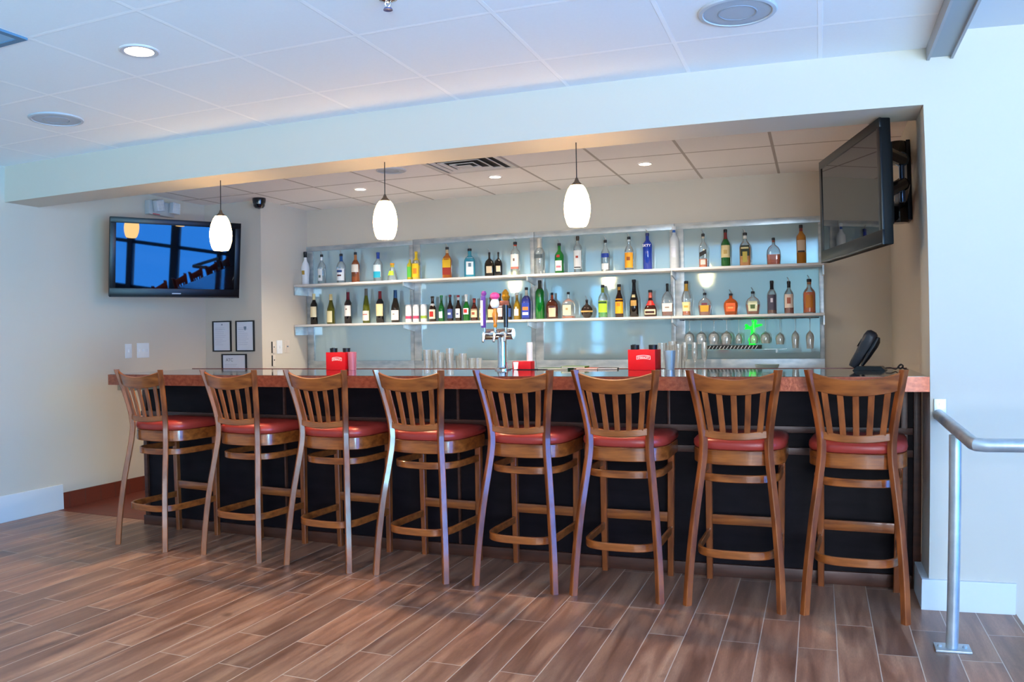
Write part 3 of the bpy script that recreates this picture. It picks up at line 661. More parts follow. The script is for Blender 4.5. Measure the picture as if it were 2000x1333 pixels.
# flutes standing
for i, x in enumerate((-1.02, -.945, -.87)):
    bm = BM(); stem(bm, .15, .024, .11, .03, .022)
    simple('champagne_flute', 'clear champagne flute standing under the hanging stemware, %s of three' % ['left', 'middle', 'right'][i], 'glass', 'standing champagne flutes', (x, 2.42, ZBB), bm)
# hanging stemware with rack
rk = thing('stemware_rack', 'dark wire stemware rack under the right end of the lower shelf', 'rack', (-.5, 2.68, 1.366))
for i in range(14):
    x = -1.06+.078*i
    bm = BM(); tube(bm, [(x-.019, 2.60, 1.366), (x-.019, 2.79, 1.366)], .0022, 6); part('wire', bm, mat('rack_wire', '#3a3f46', .4, metal=.6), rk)
for y in (2.61, 2.78):
    bm = BM(); tube(bm, [(-1.09, y, 1.371), (-.02, y, 1.371)], .003, 6); part('cross_bar', bm, mat('rack_wire', '#3a3f46'), rk)
hang = [(-1.02, .105, .042, .09, 'wide'), (-.925, .105, .043, .09, 'wide'), (-.825, .11, .046, .09, 'tinted'), (-.725, .11, .046, .09, 'tinted'), (-.63, .085, .030, .11, 'small'), (-.515, .085, .036, .11, 'v'), (-.425, .095, .042, .10, 'wide'), (-.315, .095, .036, .11, 'narrow'), (-.20, .135, .030, .10, 'long'), (-.09, .14, .032, .10, 'long')]
hl = ['leftmost', 'second from the left', 'third from the left', 'fourth from the left', 'fifth from the left', 'right of the green ornament', 'fourth from the right', 'third from the right', 'long narrow one second from the right', 'long narrow one at the right end']
for i, (x, hb, rb, hs, q) in enumerate(hang):
    bm = BM(); stem(bm, hb, rb, hs, .034, rb*.8)
    simple('hanging_wine_glass', 'clear stemmed glass hanging upside down, %s' % hl[i], 'glass', 'stemware hanging under the lower shelf', (x, 2.68, 1.3695), bm, rot=(PI, 0, 0))
bm = BM(); shell(bm, [(.045, 0), (.07, .03), (.088, .085), (.09, .09)], .004)
simple('glass_bowl', 'shallow frosted glass bowl on the back counter under the stemware', 'bowl', None, (-.40, 2.38, ZBB), bm, mat('frosted_bowl', '#9fb4b4', .4, trans=.5))
# small glass shelf with striped bar mat
sh = thing('glass_shelf', 'thin glass shelf below the hanging stemware', 'shelf', (-.6, 2.72, 1.125))
bm = BM(); box(bm, -1.07, -.26, 2.66, 2.80, 1.125, 1.131, .001); part('plate', bm, thin_glass('shelf_glass', '#9fdfe6', .3, .25, '#a8e6ea'), sh)
for x in (-1.0, -.35):
    bm = BM(); box(bm, x, x+.012, 2.69, 2.80, 1.10, 1.125); part('clip', bm, steel, sh)
mt = thing('bar_mat', 'black rubber bar mat with pale diagonal stripes on the glass shelf', 'mat', (-.6, 2.70, 1.1315))
bm = BM(); box(bm, -.88, -.46, 2.665, 2.78, 1.1315, 1.160, .002); part('rubber', bm, mat('rubber_black', '#16191c', .6), mt)
for i in range(14):
    x = -.87+.028*i
    bm = BM(); prism(bm, [(x, 1.133), (x+.006, 1.133), (x+.022, 1.158), (x+.016, 1.158)], -2.664, -2.662)
    for v in bm.verts: v.co = Vector((v.co.x, -v.co.z, v.co.y))
    part('stripe', bm, paper('#c9cdd2'), mt, smooth=False)
# green ornament
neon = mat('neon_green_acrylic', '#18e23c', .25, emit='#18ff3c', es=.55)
bm = BM(); zc = 1.17
tube(bm, [(-.535, 2.70, 1.162), (-.535, 2.70, 1.20)], [.026, .022], 12)
lathe(bm, [(.001, 1.175), (.022, 1.182), (.030, 1.20), (.024, 1.218), (.012, 1.228)], (-.535, 2.70, 0), 14)
tube(bm, [(-.535, 2.70, 1.20), (-.531, 2.70, 1.26), (-.523, 2.70, 1.315), (-.505, 2.70, 1.36)], [.015, .014, .015, .013], 10)
tube(bm, [(-.53, 2.70, 1.295), (-.565, 2.70, 1.30), (-.585, 2.70, 1.325)], [.014, .013, .010], 8)
tube(bm, [(-.565, 2.70, 1.30), (-.590, 2.70, 1.29)], [.010, .006], 8)
tube(bm, [(-.52, 2.70, 1.31), (-.49, 2.70, 1.315), (-.455, 2.70, 1.322)], [.013, .011, .006], 8)
tube(bm, [(-.515, 2.70, 1.33), (-.535, 2.70, 1.358)], [.010, .005], 8)
bmesh.ops.translate(bm, verts=bm.verts, vec=(.535, -2.70, -1.162))
simple('cactus_ornament', 'bright green branching cactus-shaped ornament hanging among the stemware', 'ornament', None, (-.535, 2.765, 1.162), bm, neon)

# ------------------------------------------------------------------ things on the bar
ZT = 1.054
red = mat('caddy_red_plastic', '#cf0216', .5, emit=None); red_d = mat('caddy_red_dark', '#8a0414', .4)
wt = paper('#f6eef0')
def caddy(x0, x1, y0, label, right_clear):
    t = thing('bar_caddy', label, 'caddy', ((x0+x1)/2, y0, ZT), math.radians(-8), 'red bar caddies')
    w = (x1-x0); hw = w/2
    bm = BM(); box(bm, -hw, hw, 0, .006, .0, .118, .001); link('front_panel', bm, red, t)
    bm = BM(); box(bm, -hw, hw, .10, .106, .0, .118, .001); link('back_panel', bm, red, t)
    bm = BM(); box(bm, -hw, hw, .006, .10, .0, .006); link('tray', bm, red_d, t)
    for x in (-hw, hw-.006):
        bm = BM(); box(bm, x, x+.006, .006, .10, .006, .118, .001); link('side_panel', bm, red, t)
    bm = BM(); box(bm, -.004, .004, .006, .10, .006, .10); link('divider', bm, red_d, t)
    # logo: arched border with lettering
    bm = BM(); c = .012; pts = []
    for s, z in ((1, .082), (-1, .060)):
        rng = range(9) if s > 0 else range(8, -1, -1)
        for i in rng:
            xx = c-.042+.084*i/8; q = (i-4)/4; pts.append((xx, z+.005*(1-q*q)))
    n = len(pts); cx_ = c; cz_ = .0735
    inn = [((x-cx_)*.93+cx_, (z-cz_)*.80+cz_) for x, z in pts]
    rr = [[(x, -.0006, z) for x, z in pts], [(x, -.0006, z) for x, z in inn]]
    rings(bm, rr, cap=False); link('logo_border', bm, wt, t, smooth=False)
    text('lettering', 'SMIRNOFF', .0185, wt, t, (c, -.0006, .0725), (PI/2, 0, 0), .0003, sx=.82)
    bk = mat('black_cup_plastic', '#14161a', .4)
    for x in ((-hw+.026, .03), (hw-.028, .03)):
        bm = BM(); shell(bm, [(.020, .012), (.026, .145)], .002); o = link('cup', bm, bk, t); o.location = (x[0], .05, 0)
    for i in range(7):
        bm = BM(); xx = random.uniform(-hw+.02, -hw+.035); yy = random.uniform(.035, .065)
        tube(bm, [(xx, yy, .02), (xx+random.uniform(-.006, .006), yy, .148)], .002, 6); link('straw', bm, bk, t)
    if right_clear:
        bm = BM(); shell(bm, [(.026, .0), (.030, .118)], .002); o = link('tumbler', bm, mat('pink_tumbler', '#e58aa0', .2, trans=.5), t); o.location = (hw+.036, .03, 0)
    bm = BM(); box(bm, -hw+.03, hw-.05, .05, .09, .02, .108); link('napkins', bm, paper('#e8e6e4'), t)
    return t
caddy(-3.150, -2.985, .70, 'red napkin caddy with white arched logo and pink tumbler, left of the taps', True)
caddy(-1.095, -.930, .70, 'red napkin caddy with white arched logo, right of the taps', False)
bm = BM(); shell(bm, [(.026, 0), (.034, .11)], .002)
simple('plastic_cup', 'clear plastic cup beside the second red caddy', 'cup', None, (-.855, .74, ZT), bm, thin_glass('cup_plastic', '#cfe4f2', .15, .3, '#cfe6f5'))

chrome = mat('chrome', '#d8dade', .12, metal=1.); brass = mat('brass', '#b9863a', .25, metal=.9); blk = mat('gloss_black', '#101114', .2, coat=.5)
tt = thing('beer_tap_tower', 'chrome beer tower with three tap handles on the bar', 'beer tap', (-1.888, .74, ZT))
bm = BM(); lathe(bm, [(.05, 0), (.05, .006), (.034, .014), (.030, .03), (.030, .20), (.034, .20)], (0, 0, 0), 28); link('column', bm, chrome, tt)
bm = BM(); tube(bm, [(-.115, 0, .222), (.075, 0, .222)], .034, 20); link('manifold', bm, chrome, tt)
for i, x in enumerate((-.092, -.022, .048)):
    bm = BM(); tube(bm, [(x, -.025, .225), (x, -.075, .225)], [.014, .012], 12); tube(bm, [(x, -.065, .23), (x, -.078, .205), (x, -.09, .175)], [.010, .010, .008], 10)
    tube(bm, [(x, -.058, .225), (x, -.058, .262)], [.011, .008], 10)
    f = link('faucet', bm, chrome, tt)
    if i == 0:
        bm = BM(); box(bm, x-.020, x+.008, -.068, -.052, .262, .462, .004); h_ = link('tap_handle', bm, mat('purple_enamel', '#5a3a98', .3), tt)
        bm = BM(); box(bm, x-.021, x-.006, -.0705, -.0665, .275, .43); link('white_strip', bm, wt, h_)
        bm = BM(); lathe(bm, [(.004, .455), (.014, .462), (.018, .474), (.012, .486), (.002, .49)], (x-.002, -.06, 0), 12); link('finial', bm, mat('violet_knob', '#8a4a9a', .3), h_)
    elif i == 1:
        bm = BM(); lathe(bm, [(.008, .262), (.013, .275), (.009, .29), (.016, .32), (.018, .345), (.010, .365), (.009, .38)], (x, -.058, 0), 14); h_ = link('tap_handle', bm, mat('gold_amber_resin', '#c8801c', .25, coat=.6), tt)
        bm = BM(); lathe(bm, [(.004, .376), (.020, .384), (.029, .402), (.029, .415), (.020, .434), (.004, .440)], (x, -.058, 0), 18); link('white_ball', bm, paper('#e8ecf0'), h_)
        bm = BM(); lathe(bm, [(.018, .436), (.030, .448), (.028, .466), (.015, .476), (.002, .478)], (x, -.058, 0), 16); link('pink_top', bm, mat('pink_enamel', '#e0489a', .3), h_)
    else:
        bm = BM(); tube(bm, [(x, -.058, .262), (x, -.058, .40)], [.013, .017], 14); h_ = link('tap_handle', bm, blk, tt)
        bm = BM(); box(bm, x-.035, x+.022, -.07, -.048, .395, .425, .006); link('badge', bm, mat('bronze_badge', '#9a5a48', .35, metal=.4), h_)
        bm = BM(); lathe(bm, [(.012, .425), (.020, .432), (.026, .45), (.020, .462), (.023, .472), (.008, .492), (.002, .495)], (x, -.058, 0), 9); link('gold_crown', bm, mat('gold_top', '#c8962c', .3, metal=.7), h_)

t = thing('condiment_caddy', 'small red caddy with a white cone and white napkin roll, right of the beer taps', 'caddy', (-1.785, .765, ZT))
bm = BM(); box(bm, -.045, .075, -.01, .07, 0, .052, .005); link('holder', bm, red, t)
bm = BM(); prism(bm, [(-.039, .048), (-.003, .048), (-.009, .002), (-.033, .002)], .0115, .0125)
for v in bm.verts: v.co = Vector((v.co.x, -v.co.z, v.co.y))
link('cone_mark', bm, wt, t, smooth=False)
bm = BM(); lathe(bm, [(.018, .01), (.020, .16), (.018, .168)], (.052, .04, 0), 16); link('napkin_roll', bm, paper('#efe9e6'), t)
# menus
for i, (x, w, c, z, l) in enumerate(((-1.565, .20, '#2c5b34', 0, 'green covered menu lying flat at the left of the stack of menus'), (-1.44, .15, '#4d7a22', .0105, 'lime green menu lying on top of the others'), (-1.345, .16, '#b3543a', 0, 'orange covered menu lying flat'), (-1.235, .12, '#34343c', 0, 'dark menu at the right end of the menus'))):
    t = thing('menu', l, 'menu', (x, .80, ZT+z), math.radians(4*i-4), 'menus lying on the bar')
    bm = BM(); box(bm, -w/2, w/2, -.05, .05, 0, .010, .001); link('cover', bm, mat('menu_'+c.strip('#'), c, .5), t)
    bm = BM(); box(bm, -w/2+.004, w/2-.002, -.0515, -.0495, .0022, .0078); link('pages', bm, paper('#d8d2c8'), t)
bm = BM(); box(bm, -.10, .10, -.05, .05, 0, .004, .001); simple('tray', 'dark flat bar tray left of the menus', 'tray', None, (-1.70, .80, ZT), bm, blk)

# payment terminal
dk = mat('terminal_plastic', '#23262e', .4, bump=(.1, 200.)); dk2 = mat('terminal_dark', '#111319', .35)
t = thing('card_terminal', 'black handheld card terminal leaning in its charging cradle at the right end', 'card terminal', (.20, .62, ZT), math.radians(-12))
def loft(secs):
    bm = BM(); rr = []
    for (cx_, cz_, w, d) in secs: rr.append([(cx_, cz_, w, d)])
    return bm
bm = BM(); ax = Vector((.50, 0, .866)).normalized(); nx = Vector((-.866, 0, .50)).normalized(); ay = Vector((0, 1, 0))
rr = []
for s, hw_, th_ in ((0, .022, .016), (.02, .030, .019), (.08, .030, .020), (.14, .034, .024), (.18, .036, .026), (.205, .030, .022), (.215, .016, .012)):
    c_ = Vector((-.065, 0, .018)) + ax*s
    ring = []
    for i in range(16):
        th = 2*PI*i/16; c, s_ = math.cos(th), math.sin(th); e = 4; kk = 1/((abs(c)**e+abs(s_)**e)**(1/e))
        ring.append(c_ + nx*th_*kk*c*1.3 + ay*hw_*kk*s_)
    rr.append(ring)
rings(bm, rr); link('handset', bm, dk, t, ang=50)
bm = BM(); rr = []
for s, th_ in ((.03, .008), (.08, .016), (.15, .022), (.18, .020), (.20, .008)):
    c_ = Vector((-.065, 0, .018)) + ax*s - nx*.038
    rr.append([c_ + nx*th_*math.cos(2*PI*i/14) + ay*.024*math.sin(2*PI*i/14) for i in range(14)])
rings(bm, rr); link('printer_bulge', bm, dk2, t, ang=50)
bm = BM(); obox(bm, Vector((-.065, 0, .018)) + ax*.13 + nx*.0315, ax, ay, nx, .045, .04, .003, .001); link('screen', bm, mat('terminal_screen', '#0c0e12', .1), t)
bm = BM(); rings(bm, [[(x, y, z) for x, y in ((-.06+z, -.045), (.105-z, -.045), (.105-z, .045), (-.06+z, .045))] for z in (0.0, .012, .022)]); link('cradle', bm, dk2, t, ang=20)
bm = BM(); tube(bm, spline([(.10, 0, .012), (.125, .0, .014), (.15, .005, .006), (.165, .01, .022), (.18, .012, .028), (.19, .0, .010), (.21, .01, .004)], 5), .0032, 8); link('cable', bm, dk2, t)
bm = BM(); tube(bm, spline([(.16, .01, .016), (.172, .02, .030), (.186, .0, .022), (.174, -.008, .010), (.162, .004, .018)], 5), .0045, 8); link('cable_loop', bm, dk2, t)

# ------------------------------------------------------------------ televisions
bezel = mat('tv_bezel', '#060608', .3, spec=.3)
screen = mat('tv_screen', '#020308', .02, ior=1.5)
def tv(name, label, pa, pb, z0, z1, thick=.05, logo=True):
    """pa, pb: plan positions of the viewer's left and right edge of the front face"""
    a = Vector((pa[0], pa[1], 0)); b = Vector((pb[0], pb[1], 0)); u = (b-a); w = u.length; u.normalize()
    n = Vector((u.y, -u.x, 0)); c = (a+b)/2; ang = math.atan2(u.y, u.x)
    t = thing(name, label, 'television', (c.x, c.y, z0), ang)
    h = z1-z0; e = .045; eb = .07
    bm = BM()
    box(bm, -w/2, w/2, .006, thick, 0, h, .008); link('casing', bm, mat('tv_casing', '#08090b', .5, spec=.15), t)
    f = BM()
    box(f, -w/2, w/2, 0, .012, h-e, h, .002); box(f, -w/2, w/2, 0, .012, 0, eb, .002); box(f, -w/2, -w/2+e, 0, .012, eb, h-e, .002); box(f, w/2-e, w/2, 0, .012, eb, h-e, .002)
    link('bezel', f, bezel, t)
    bm = BM(); box(bm, -w/2+e-.002, w/2-e+.002, .004, .007, eb-.002, h-e+.002); link('screen', bm, screen, t, smooth=False)
    bm = BM(); tube(bm, [(-w/2+.01, .003, .006), (0, .001, .003), (w/2-.01, .003, .006)], .004, 8); link('lower_edge_strip', bm, mat('tv_clear_edge', '#5a6268', .2, metal=.5), t)
    if logo:
        bm = BM(); box(bm, -.035, .035, -.001, .0, .028, .036); link('maker_mark', bm, paper('#b9bec6'), t)
    return t, n, c
tv1, n1_, c1_ = tv('television', 'wall television at the left above the bar end, showing blue window reflections', (-5.10, .70), (-4.521, 1.539), 1.614, 2.234)
tv1.location.x += -.035; tv1.location.y += .024
tv1.rotation_euler = (math.radians(7.8), 0, tv1.rotation_euler[2])
bm = BM(); box(bm, -.20, .20, .05, .07, .16, .46); link('mount_bracket', bm, blk, tv1)
bpy.context.view_layer.update()
inv = tv1.matrix_world.inverted()
bm = BM(); box(bm, XL+.001, XL+.02, 1.25, 1.45, 1.78, 2.08, .003); tube(bm, [(XL+.02, 1.35, 1.93), (-5.20, 1.48, 1.93), (-4.895, 1.178, 1.93)], .022, 10)
bmesh.ops.transform(bm, matrix=inv, verts=bm.verts); link('wall_arm', bm, blk, tv1)
tv2, n2_, c2_ = tv('television', 'dark television on a swivel arm at the right end of the bar', (-.012, 1.13), (.257, .126), 1.664, 2.262, .055, False)
bm = BM(); box(bm, -.30, .46, .052, .085, .10, .50, .015); link('rear_housing', bm, mat('tv_casing', '#0b0c0f'), tv2)
for i in range(3):
    bm = BM(); box(bm, .515, .517, .022, .044, .34-.018*i, .352-.018*i)
    link('button_mark', bm, paper('#c9ccd2'), tv2)
# arms in world coordinates
mt2 = thing('tv_wall_mount', 'black articulated television wall mount on the right side wall', 'tv mount', (.52, 1.40, 2.15))
bm = BM(); box(bm, .495, .519, 1.30, 1.50, 1.92, 2.40, .004); part('wall_plate', bm, mat('mount_plate', '#2c2d36', .35, metal=.5), mt2)
for z, q in ((2.33, 1), (1.97, 0)):
    bm = BM(); lathe(bm, [(.052, z-.065), (.060, z-.05), (.060, z+.05), (.052, z+.065)], (.450, 1.34, 0), 16); part('pivot', bm, blk, mt2)
for z in (2.30, 2.02):
    bm = BM(); tube(bm, [(.455, 1.34, z), (.435, .98, (z+2.1)/2+.02)], .042, 10); part('arm', bm, blk, mt2)
    bm = BM(); tube(bm, [(.435, .98, (z+2.1)/2+.02), (.255, .66, z-.06)], .036, 10); part('arm', bm, blk, mt2)
bm = BM(); tube(bm, [(.435, .98, 1.98), (.435, .98, 2.26)], .016, 12); part('elbow_rod', bm, mat('mount_rod', '#6f88b0', .2, metal=.8), mt2)
bm = BM(); obox(bm, (.2165, .657, 2.06), (.2588, -.9659, 0), (.9659, .2588, 0), (0, 0, 1), .24, .026, .36, .004); part('tv_bracket', bm, blk, mt2)

# ------------------------------------------------------------------ pendants
shade_m = mat('pendant_opal_glass', '#fff4dc', .3, emit='#ffd08a', es=12.5)
cord_m = mat('pendant_cord', '#1c1a18', .5); bz = mat('pendant_bronze', '#5c5248', .4, metal=.6)
plab = ['left', 'middle', 'right']
for i, x in enumerate((-3.545, -2.365, -1.226)):
    t = thing('pendant_lamp', 'lit white egg-shaped pendant lamp on a black cord, %s one of three' % plab[i], 'lamp', (x, .145, HB), 0, 'pendant lamps under the beam')
    bm = BM(); tube(bm, [(0, 0, -.0005), (0, 0, -.20)], .0028, 8); link('cord', bm, cord_m, t)
    bm = BM(); lathe(bm, [(.004, -.185), (.010, -.198), (.012, -.205), (.028, -.222), (.032, -.232)], n=20); link('socket', bm, bz, t)
    prof = [(.034, -.228), (.046, -.245), (.060, -.28), (.068, -.32), (.070, -.35), (.066, -.39), (.056, -.425), (.046, -.442)]
    bm = BM(); inner = [(r-.004, z) for r, z in prof[::-1]]; lathe(bm, prof+inner, n=32, cap=False); link('shade', bm, shade_m, t)
    l = bpy.data.lights.new('pendant_bulb', 'POINT'); l.energy = 18; l.color = (1, .76, .48); l.shadow_soft_size = .03
    o = bpy.data.objects.new('pendant_bulb', l); COL.objects.link(o); o.location = (x, .145, HB-.415)

# ------------------------------------------------------------------ ceiling fixtures
lamp_e = mat('downlight_lens', '#fff4dc', .4, emit='#ffe9c4', es=9.0); ring_m = mat('downlight_ring', '#d9d4d6', .4)
def downlight(x, y, r, rin, label, power, z=H):
    t = thing('downlight', label, 'ceiling light', (x, y, z))
    bm = BM(); lathe(bm, [(rin, -.002), (rin, -.006), (r*.94, -.007), (r, -.003), (r, -.0005)], n=32, cap=False); link('trim_ring', bm, ring_m, t)
    bm = BM(); lathe(bm, [(.001, -.0045), (rin*.8, -.0045), (rin, -.003), (rin, -.001)], n=28); link('lens', bm, lamp_e, t)
    l = bpy.data.lights.new('downlight_lamp', 'SPOT'); l.energy = power; l.color = (1, .86, .68); l.spot_size = math.radians(120); l.spot_blend = .8; l.shadow_soft_size = .07
    o = bpy.data.objects.new('downlight_lamp', l); COL.objects.link(o); o.location = (x, y, z-.02)
    return t
downlight(-2.765, -1.313, .086, .062, 'lit recessed ceiling light in the front ceiling, large round one at upper left', 22)
for x, l in ((-3.664, 'small lit recessed light in the alcove ceiling, left one'), (-2.434, 'small lit recessed light in the alcove ceiling, middle one right of the vent'), (-1.235, 'small lit recessed light in the alcove ceiling, right one')):
    downlight(x, 2.05, .055, .045, l, 85)['group'] = 'recessed lights in the alcove ceiling'
grille = mat('speaker_grille', '#b4bcc6', .6, bump=(.3, 300.)); 
def speaker(x, y, r, label):
    t = thing('ceiling_speaker', label, 'speaker', (x, y, H))
    bm = BM(); lathe(bm, [(r*.86, -.006), (r*.88, -.010), (r*.97, -.008), (r, -.003), (r, -.0005)], n=40, cap=False); link('rim', bm, mat('speaker_rim', '#c3c8cf', .5), t)
    bm = BM(); lathe(bm, [(.001, -.007), (r*.5, -.0065), (r*.86, -.005), (r*.87, -.002)], n=40); link('grille', bm, grille, t)
    bm = BM(); lathe(bm, [(r*.45, -.0072), (r*.46, -.009), (r*.49, -.009), (r*.50, -.0068)], n=40, cap=False); link('cone_ring', bm, mat('speaker_cone_ring', '#9aa2ae', .5), t)
speaker(-4.004, -.708, .150, 'round ceiling speaker at the far left of the front ceiling')
speaker(-.314, -.707, .155, 'round ceiling speaker near the top right of the front ceiling')
speaker(-3.05, 1.475, .115, 'round ceiling speaker in the alcove ceiling behind the middle pendant')
# vent diffuser
t = thing('air_vent', 'square louvred air vent in the alcove ceiling', 'vent', (-2.438, 1.49, H))
vm = mat('vent_white', '#d8d2cc', .5); vd = mat('vent_dark', '#2a2420', .8)
bm = BM(); box(bm, -.285, .285, -.285, .285, -.002, -.0004); link('backing', bm, vd, t)
for k, (r, z) in enumerate(((.295, -.004), (.225, -.012), (.160, -.018), (.095, -.022))):
    bm = BM(); w = .035 if k == 0 else .024
    rr = [[(s*q, u_*q, zz) for s, u_ in ((-1, -1), (1, -1), (1, 1), (-1, 1))] for q, zz in ((r, z+.002), (r, z-.003), (r-w, z+.006 if k else z-.003), (r-w, z+.010 if k else z+.002))]
    rings(bm, rr, cap=False, caploop=True); link('louvre', bm, vm, t, smooth=False)
bm = BM(); box(bm, -.05, .05, -.05, .05, -.030, -.026); link('centre_plate', bm, vm, t)
# hvac edge of a ceiling lay-in panel at far left
t = thing('ceiling_light_troffer', 'corner of a recessed ceiling panel at the upper left edge', 'ceiling panel', (-3.353, -1.96, H))
bm = BM(); box(bm, -.29, .29, -.29, .29, -.006, -.001); link('lens', bm, mat('panel_lens', '#8fb8d8', .4), t)
bm = BM()
for q in ((-.305, .305, -.305, -.275), (-.305, .305, .275, .305), (-.305, -.275, -.275, .275), (.275, .305, -.275, .275)): box(bm, q[0], q[1], q[2], q[3], -.010, -.0005)
link('frame', bm, mat('panel_frame', '#5f7f9a', .5), t)
# sprinkler
t = thing('sprinkler_head', 'chrome fire sprinkler head at the top edge of the ceiling', 'sprinkler', (-1.525, -1.325, H))
bm = BM(); lathe(bm, [(.034, -.0005), (.034, -.004), (.020, -.010), (.014, -.012)], n=24); link('escutcheon', bm, chrome, t)
bm = BM(); tube(bm, [(-.010, 0, -.010), (-.012, 0, -.022), (0, 0, -.036)], .0022, 6); tube(bm, [(.010, 0, -.010), (.012, 0, -.022), (0, 0, -.036)], .0022, 6); tube(bm, [(0, 0, -.01), (0, 0, -.034)], .0025, 6); link('frame', bm, chrome, t)
bm = BM(); lathe(bm, [(.004, -.034), (.016, -.038), (.018, -.044), (.002, -.041)], n=14); link('deflector', bm, mat('sprinkler_deflector', '#6a6f9a', .3, metal=.6), t)
# camera dome
t = thing('security_camera', 'small black dome camera on the corner below the alcove ceiling', 'camera', (-4.70, 2.03, H))
bm = BM(); lathe(bm, [(.060, -.0005), (.060, -.020), (.055, -.045)], n=24); link('base', bm, blk, t)
bm = BM(); lathe(bm, [(.053, -.045), (.050, -.070), (.036, -.088), (.004, -.096)], n=24); link('dome', bm, mat('camera_dome', '#15161c', .08, coat=1.), t)
# emergency light
t = thing('emergency_light', 'white twin-head emergency light above the left television', 'light', (XL, 1.52, 2.40), PI/2)
bm = BM(); box(bm, -.17, .13, -.055, -.0005, -.045, .075, .006); link('housing', bm, mat('em_housing', '#b9c0c2', .5), t)
for x, a in ((-.09, 12), (.10, -4)):
    bm = BM(); obox(bm, (x, -.085, .03), (math.cos(math.radians(a)), 0, math.sin(math.radians(a))), (0, 1, 0), (-math.sin(math.radians(a)), 0, math.cos(math.radians(a))), .095, .05, .10, .012); hd = link('lamp_head', bm, mat('em_head', '#c6ccd2', .3), t)
    bm = BM()
    for i in range(3):
        for j in range(3):
            cx_, cz_ = (i-1)*.026, (j-1)*.028; aa = math.radians(a)
            obox(bm, (x+cx_*math.cos(aa)-cz_*math.sin(aa), -.1115, .03+cx_*math.sin(aa)+cz_*math.cos(aa)), (math.cos(aa), 0, math.sin(aa)), (0, 1, 0), (-math.sin(aa), 0, math.cos(aa)), .020, .003, .022, .001)
    link('reflector_cells', bm, mat('em_cells', '#eef2f6', .15, metal=.3), hd)
bm = BM(); box(bm, -.13, -.05, -.058, -.054, -.045, -.036); link('red_tab', bm, mat('em_red', '#c8606a', .4), t)

# ------------------------------------------------------------------ wall things
blackf = mat('frame_black', '#141820', .3); ppr = paper('#e4e8f2'); ink = paper('#8a8fa6'); ink2 = paper('#b9bdd0')
def frame(x0, x1, z0, z1, label, kind):
    t = thing('framed_certificate', label, 'picture frame', ((x0+x1)/2, 2.0995, (z0+z1)/2), 0, 'framed certificates on the grey wall')
    w, h = (x1-x0)/2, (z1-z0)/2; e = .011
    bm = BM(); box(bm, -w, w, -.016, 0, h-e, h, .001); box(bm, -w, w, -.016, 0, -h, -h+e, .001); box(bm, -w, -w+e, -.016, 0, -h+e, h-e, .001); box(bm, w-e, w, -.016, 0, -h+e, h-e, .001); link('frame', bm, blackf, t)
    bm = BM(); box(bm, -w+e, w-e, -.006, -.002, -h+e, h-e); s = link('sheet', bm, ppr, t, smooth=False)
    bm = BM(); n = 11 if kind < 2 else 5
    for i in range(n):
        z = (h-e)*(.72-1.45*i/n) - (.03 if kind < 2 and i == 0 else 0)
        if kind == 2: z = -.005-.014*i
        l_ = (w-e)*random.uniform(.45, .85)
        box(bm, -(w-e)*.85, -(w-e)*.85+2*l_*.8, -.0066, -.0060, z-.0012, z+.0012)
    link('printed_lines', bm, ink2, s, smooth=False)
    bm = BM()
    if kind == 0:
        lathe(bm, [(.001, 0), (.008, 0), (.008, .0006)], n=12); bmesh.ops.rotate(bm, verts=bm.verts, matrix=Matrix.Rotation(PI/2, 3, 'X')); bmesh.ops.translate(bm, verts=bm.verts, vec=(0, -.0066, h*.76)); link('crest', bm, ink, s)
    elif kind == 1:
        prism(bm, [(-.014, h*.62), (.014, h*.62), (.014, h*.5), (0, h*.34), (-.014, h*.5)], .0060, .0068)
        for v in bm.verts: v.co = Vector((v.co.x, -v.co.z, v.co.y))
        link('shield', bm, paper('#7f95a6'), s, smooth=False)
    else:
        bm.free(); text('lettering', 'ATC', .042, paper('#6f7488'), s, (-.055, -.0066, .035), (PI/2, 0, 0), .0003)
    return t
frame(-5.296, -5.081, 1.160, 1.443, 'black-framed upright certificate, left of the upper pair', 0)
frame(-5.028, -4.819, 1.160, 1.441, 'black-framed upright certificate with a grey shield, right of the upper pair', 1)
frame(-5.194, -4.912, .955, 1.138, 'black-framed wide certificate lettered ATC, below the pair', 2)
plate_m = mat('switch_plate', '#e6ebee', .35); rock = mat('switch_rocker', '#f2f5f6', .3)
def plate(x, y, z, w, h, n, rz, label, name='light_switch'):
    t = thing(name, label, 'switch', (x, y, z), rz)
    bm = BM(); box(bm, -w/2, w/2, -.006, 0, -h/2, h/2, .002); link('plate', bm, plate_m, t)
    for i in range(n):
        cx_ = (i-(n-1)/2)*.046
        bm = BM(); box(bm, cx_-.006, cx_+.006, -.014, -.006, -.012, .012, .002); link('toggle', bm, rock, t)
    return t
plate(XL, 1.150, 1.188, .070, .118, 1, PI/2, 'single white light switch on the left wall')
plate(XL, 1.312, 1.190, .135, .125, 3, PI/2, 'wide triple light switch on the left wall')
plate(-4.74, 2.353, 1.194, .082, .124, 1, PI/2, 'white switch plate on the side wall left of the shelves')
t = thing('wall_outlet', 'small beige outlet plate nearest the shelves on the side wall', 'outlet', (-4.74, 2.475, 1.195), PI/2)
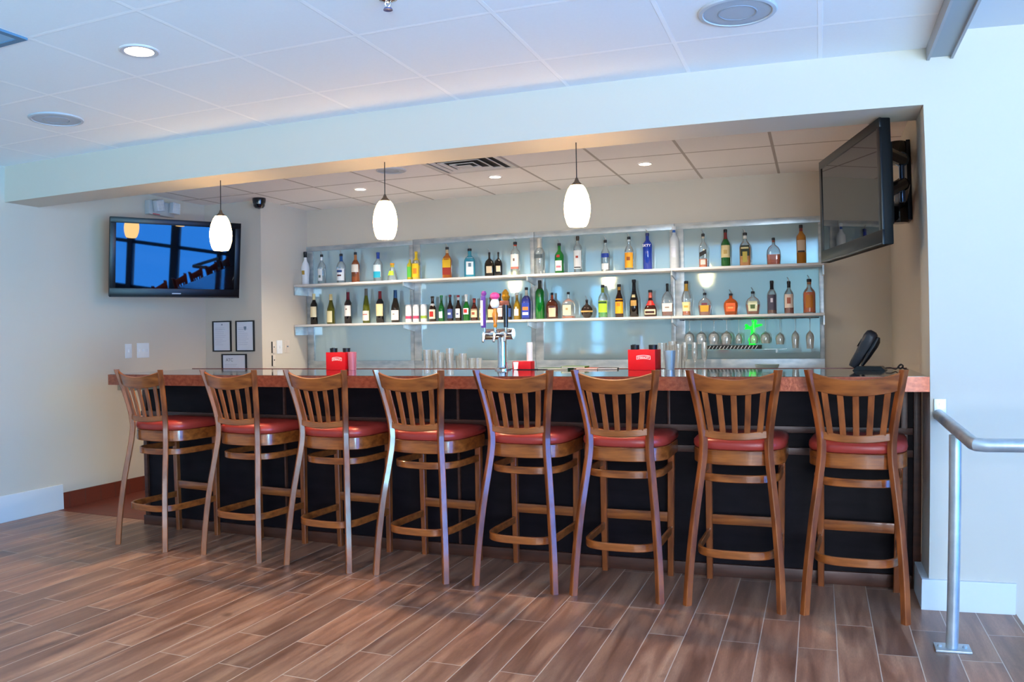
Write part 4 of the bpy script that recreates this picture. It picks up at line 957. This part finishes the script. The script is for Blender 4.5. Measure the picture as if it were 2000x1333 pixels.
bm = BM(); box(bm, -.034, .034, -.005, 0, -.060, .060, .002); link('plate', bm, mat('outlet_beige', '#d6c9ba', .4), t)
bm = BM(); box(bm, -.010, -.002, -.007, -.005, -.004, .008); box(bm, .003, .011, -.007, -.005, -.004, .008); link('slots', bm, blk, t)
t = thing('wall_control', 'narrow pale control strip with dark edge on the side wall', 'control', (-4.74, 2.255, 1.13), PI/2)
for z0, z1 in ((.01, .115), (-.11, -.01)):
    bm = BM(); box(bm, -.018, .024, -.010, 0, z0, z1, .001); link('cover', bm, mat('control_cream', '#d9d0c4', .4), t)
    bm = BM(); box(bm, -.022, -.016, -.012, 0, z0, z1, .001); link('edge', bm, blk, t)
    bm = BM(); box(bm, .0, .012, -.013, -.010, z0+.05, z0+.06); link('mark', bm, blk, t)

# ------------------------------------------------------------------ handrail
galv = mat('galvanised_steel', '#c6ccd0', .34, metal=.6, var=('#aab2b8', 14.), bump=(.08, 60.))
t = thing('handrail', 'grey steel handrail with one post at the right edge', 'handrail', (.46, -.5, 0))
bm = BM(); rr_ = .0245
tube(bm, [(.474, -.012, .884), (.480, -.3, .872), (.492, -.74, .852), (.500, -.772, .851), (.53, -.782, .850), (1.4, -.74, .850)], rr_, 24); part('rail', bm, galv, t)
bm = BM(); tube(bm, [(.470, -.5, .008), (.470, -.5, .852)], .0235, 24); part('post', bm, galv, t)
bm = BM(); box(bm, .405, .54, -.545, -.455, 0.0005, .010, .002); bp_ = part('foot_plate', bm, galv, t)
for x in (.425, .518):
    bm = BM(); lathe(bm, [(.009, .010), (.009, .016), (.005, .020)], (x, -.5, 0), 8); bmesh.ops.translate(bm, verts=bm.verts, vec=-Vector(t.location)); b_ = link('bolt', bm, galv, bp_)
bm = BM(); box(bm, .455, .505, -.012, -.0005, .865, .955, .002); wp = part('wall_flange', bm, mat('flange_pale', '#c3ccd2', .35, metal=.5), t)
bm = BM(); tube(bm, [(.482, -.012, .930), (.482, -.018, .930)], .007, 10); bmesh.ops.translate(bm, verts=bm.verts, vec=-Vector(t.location)); link('bolt', bm, galv, wp)
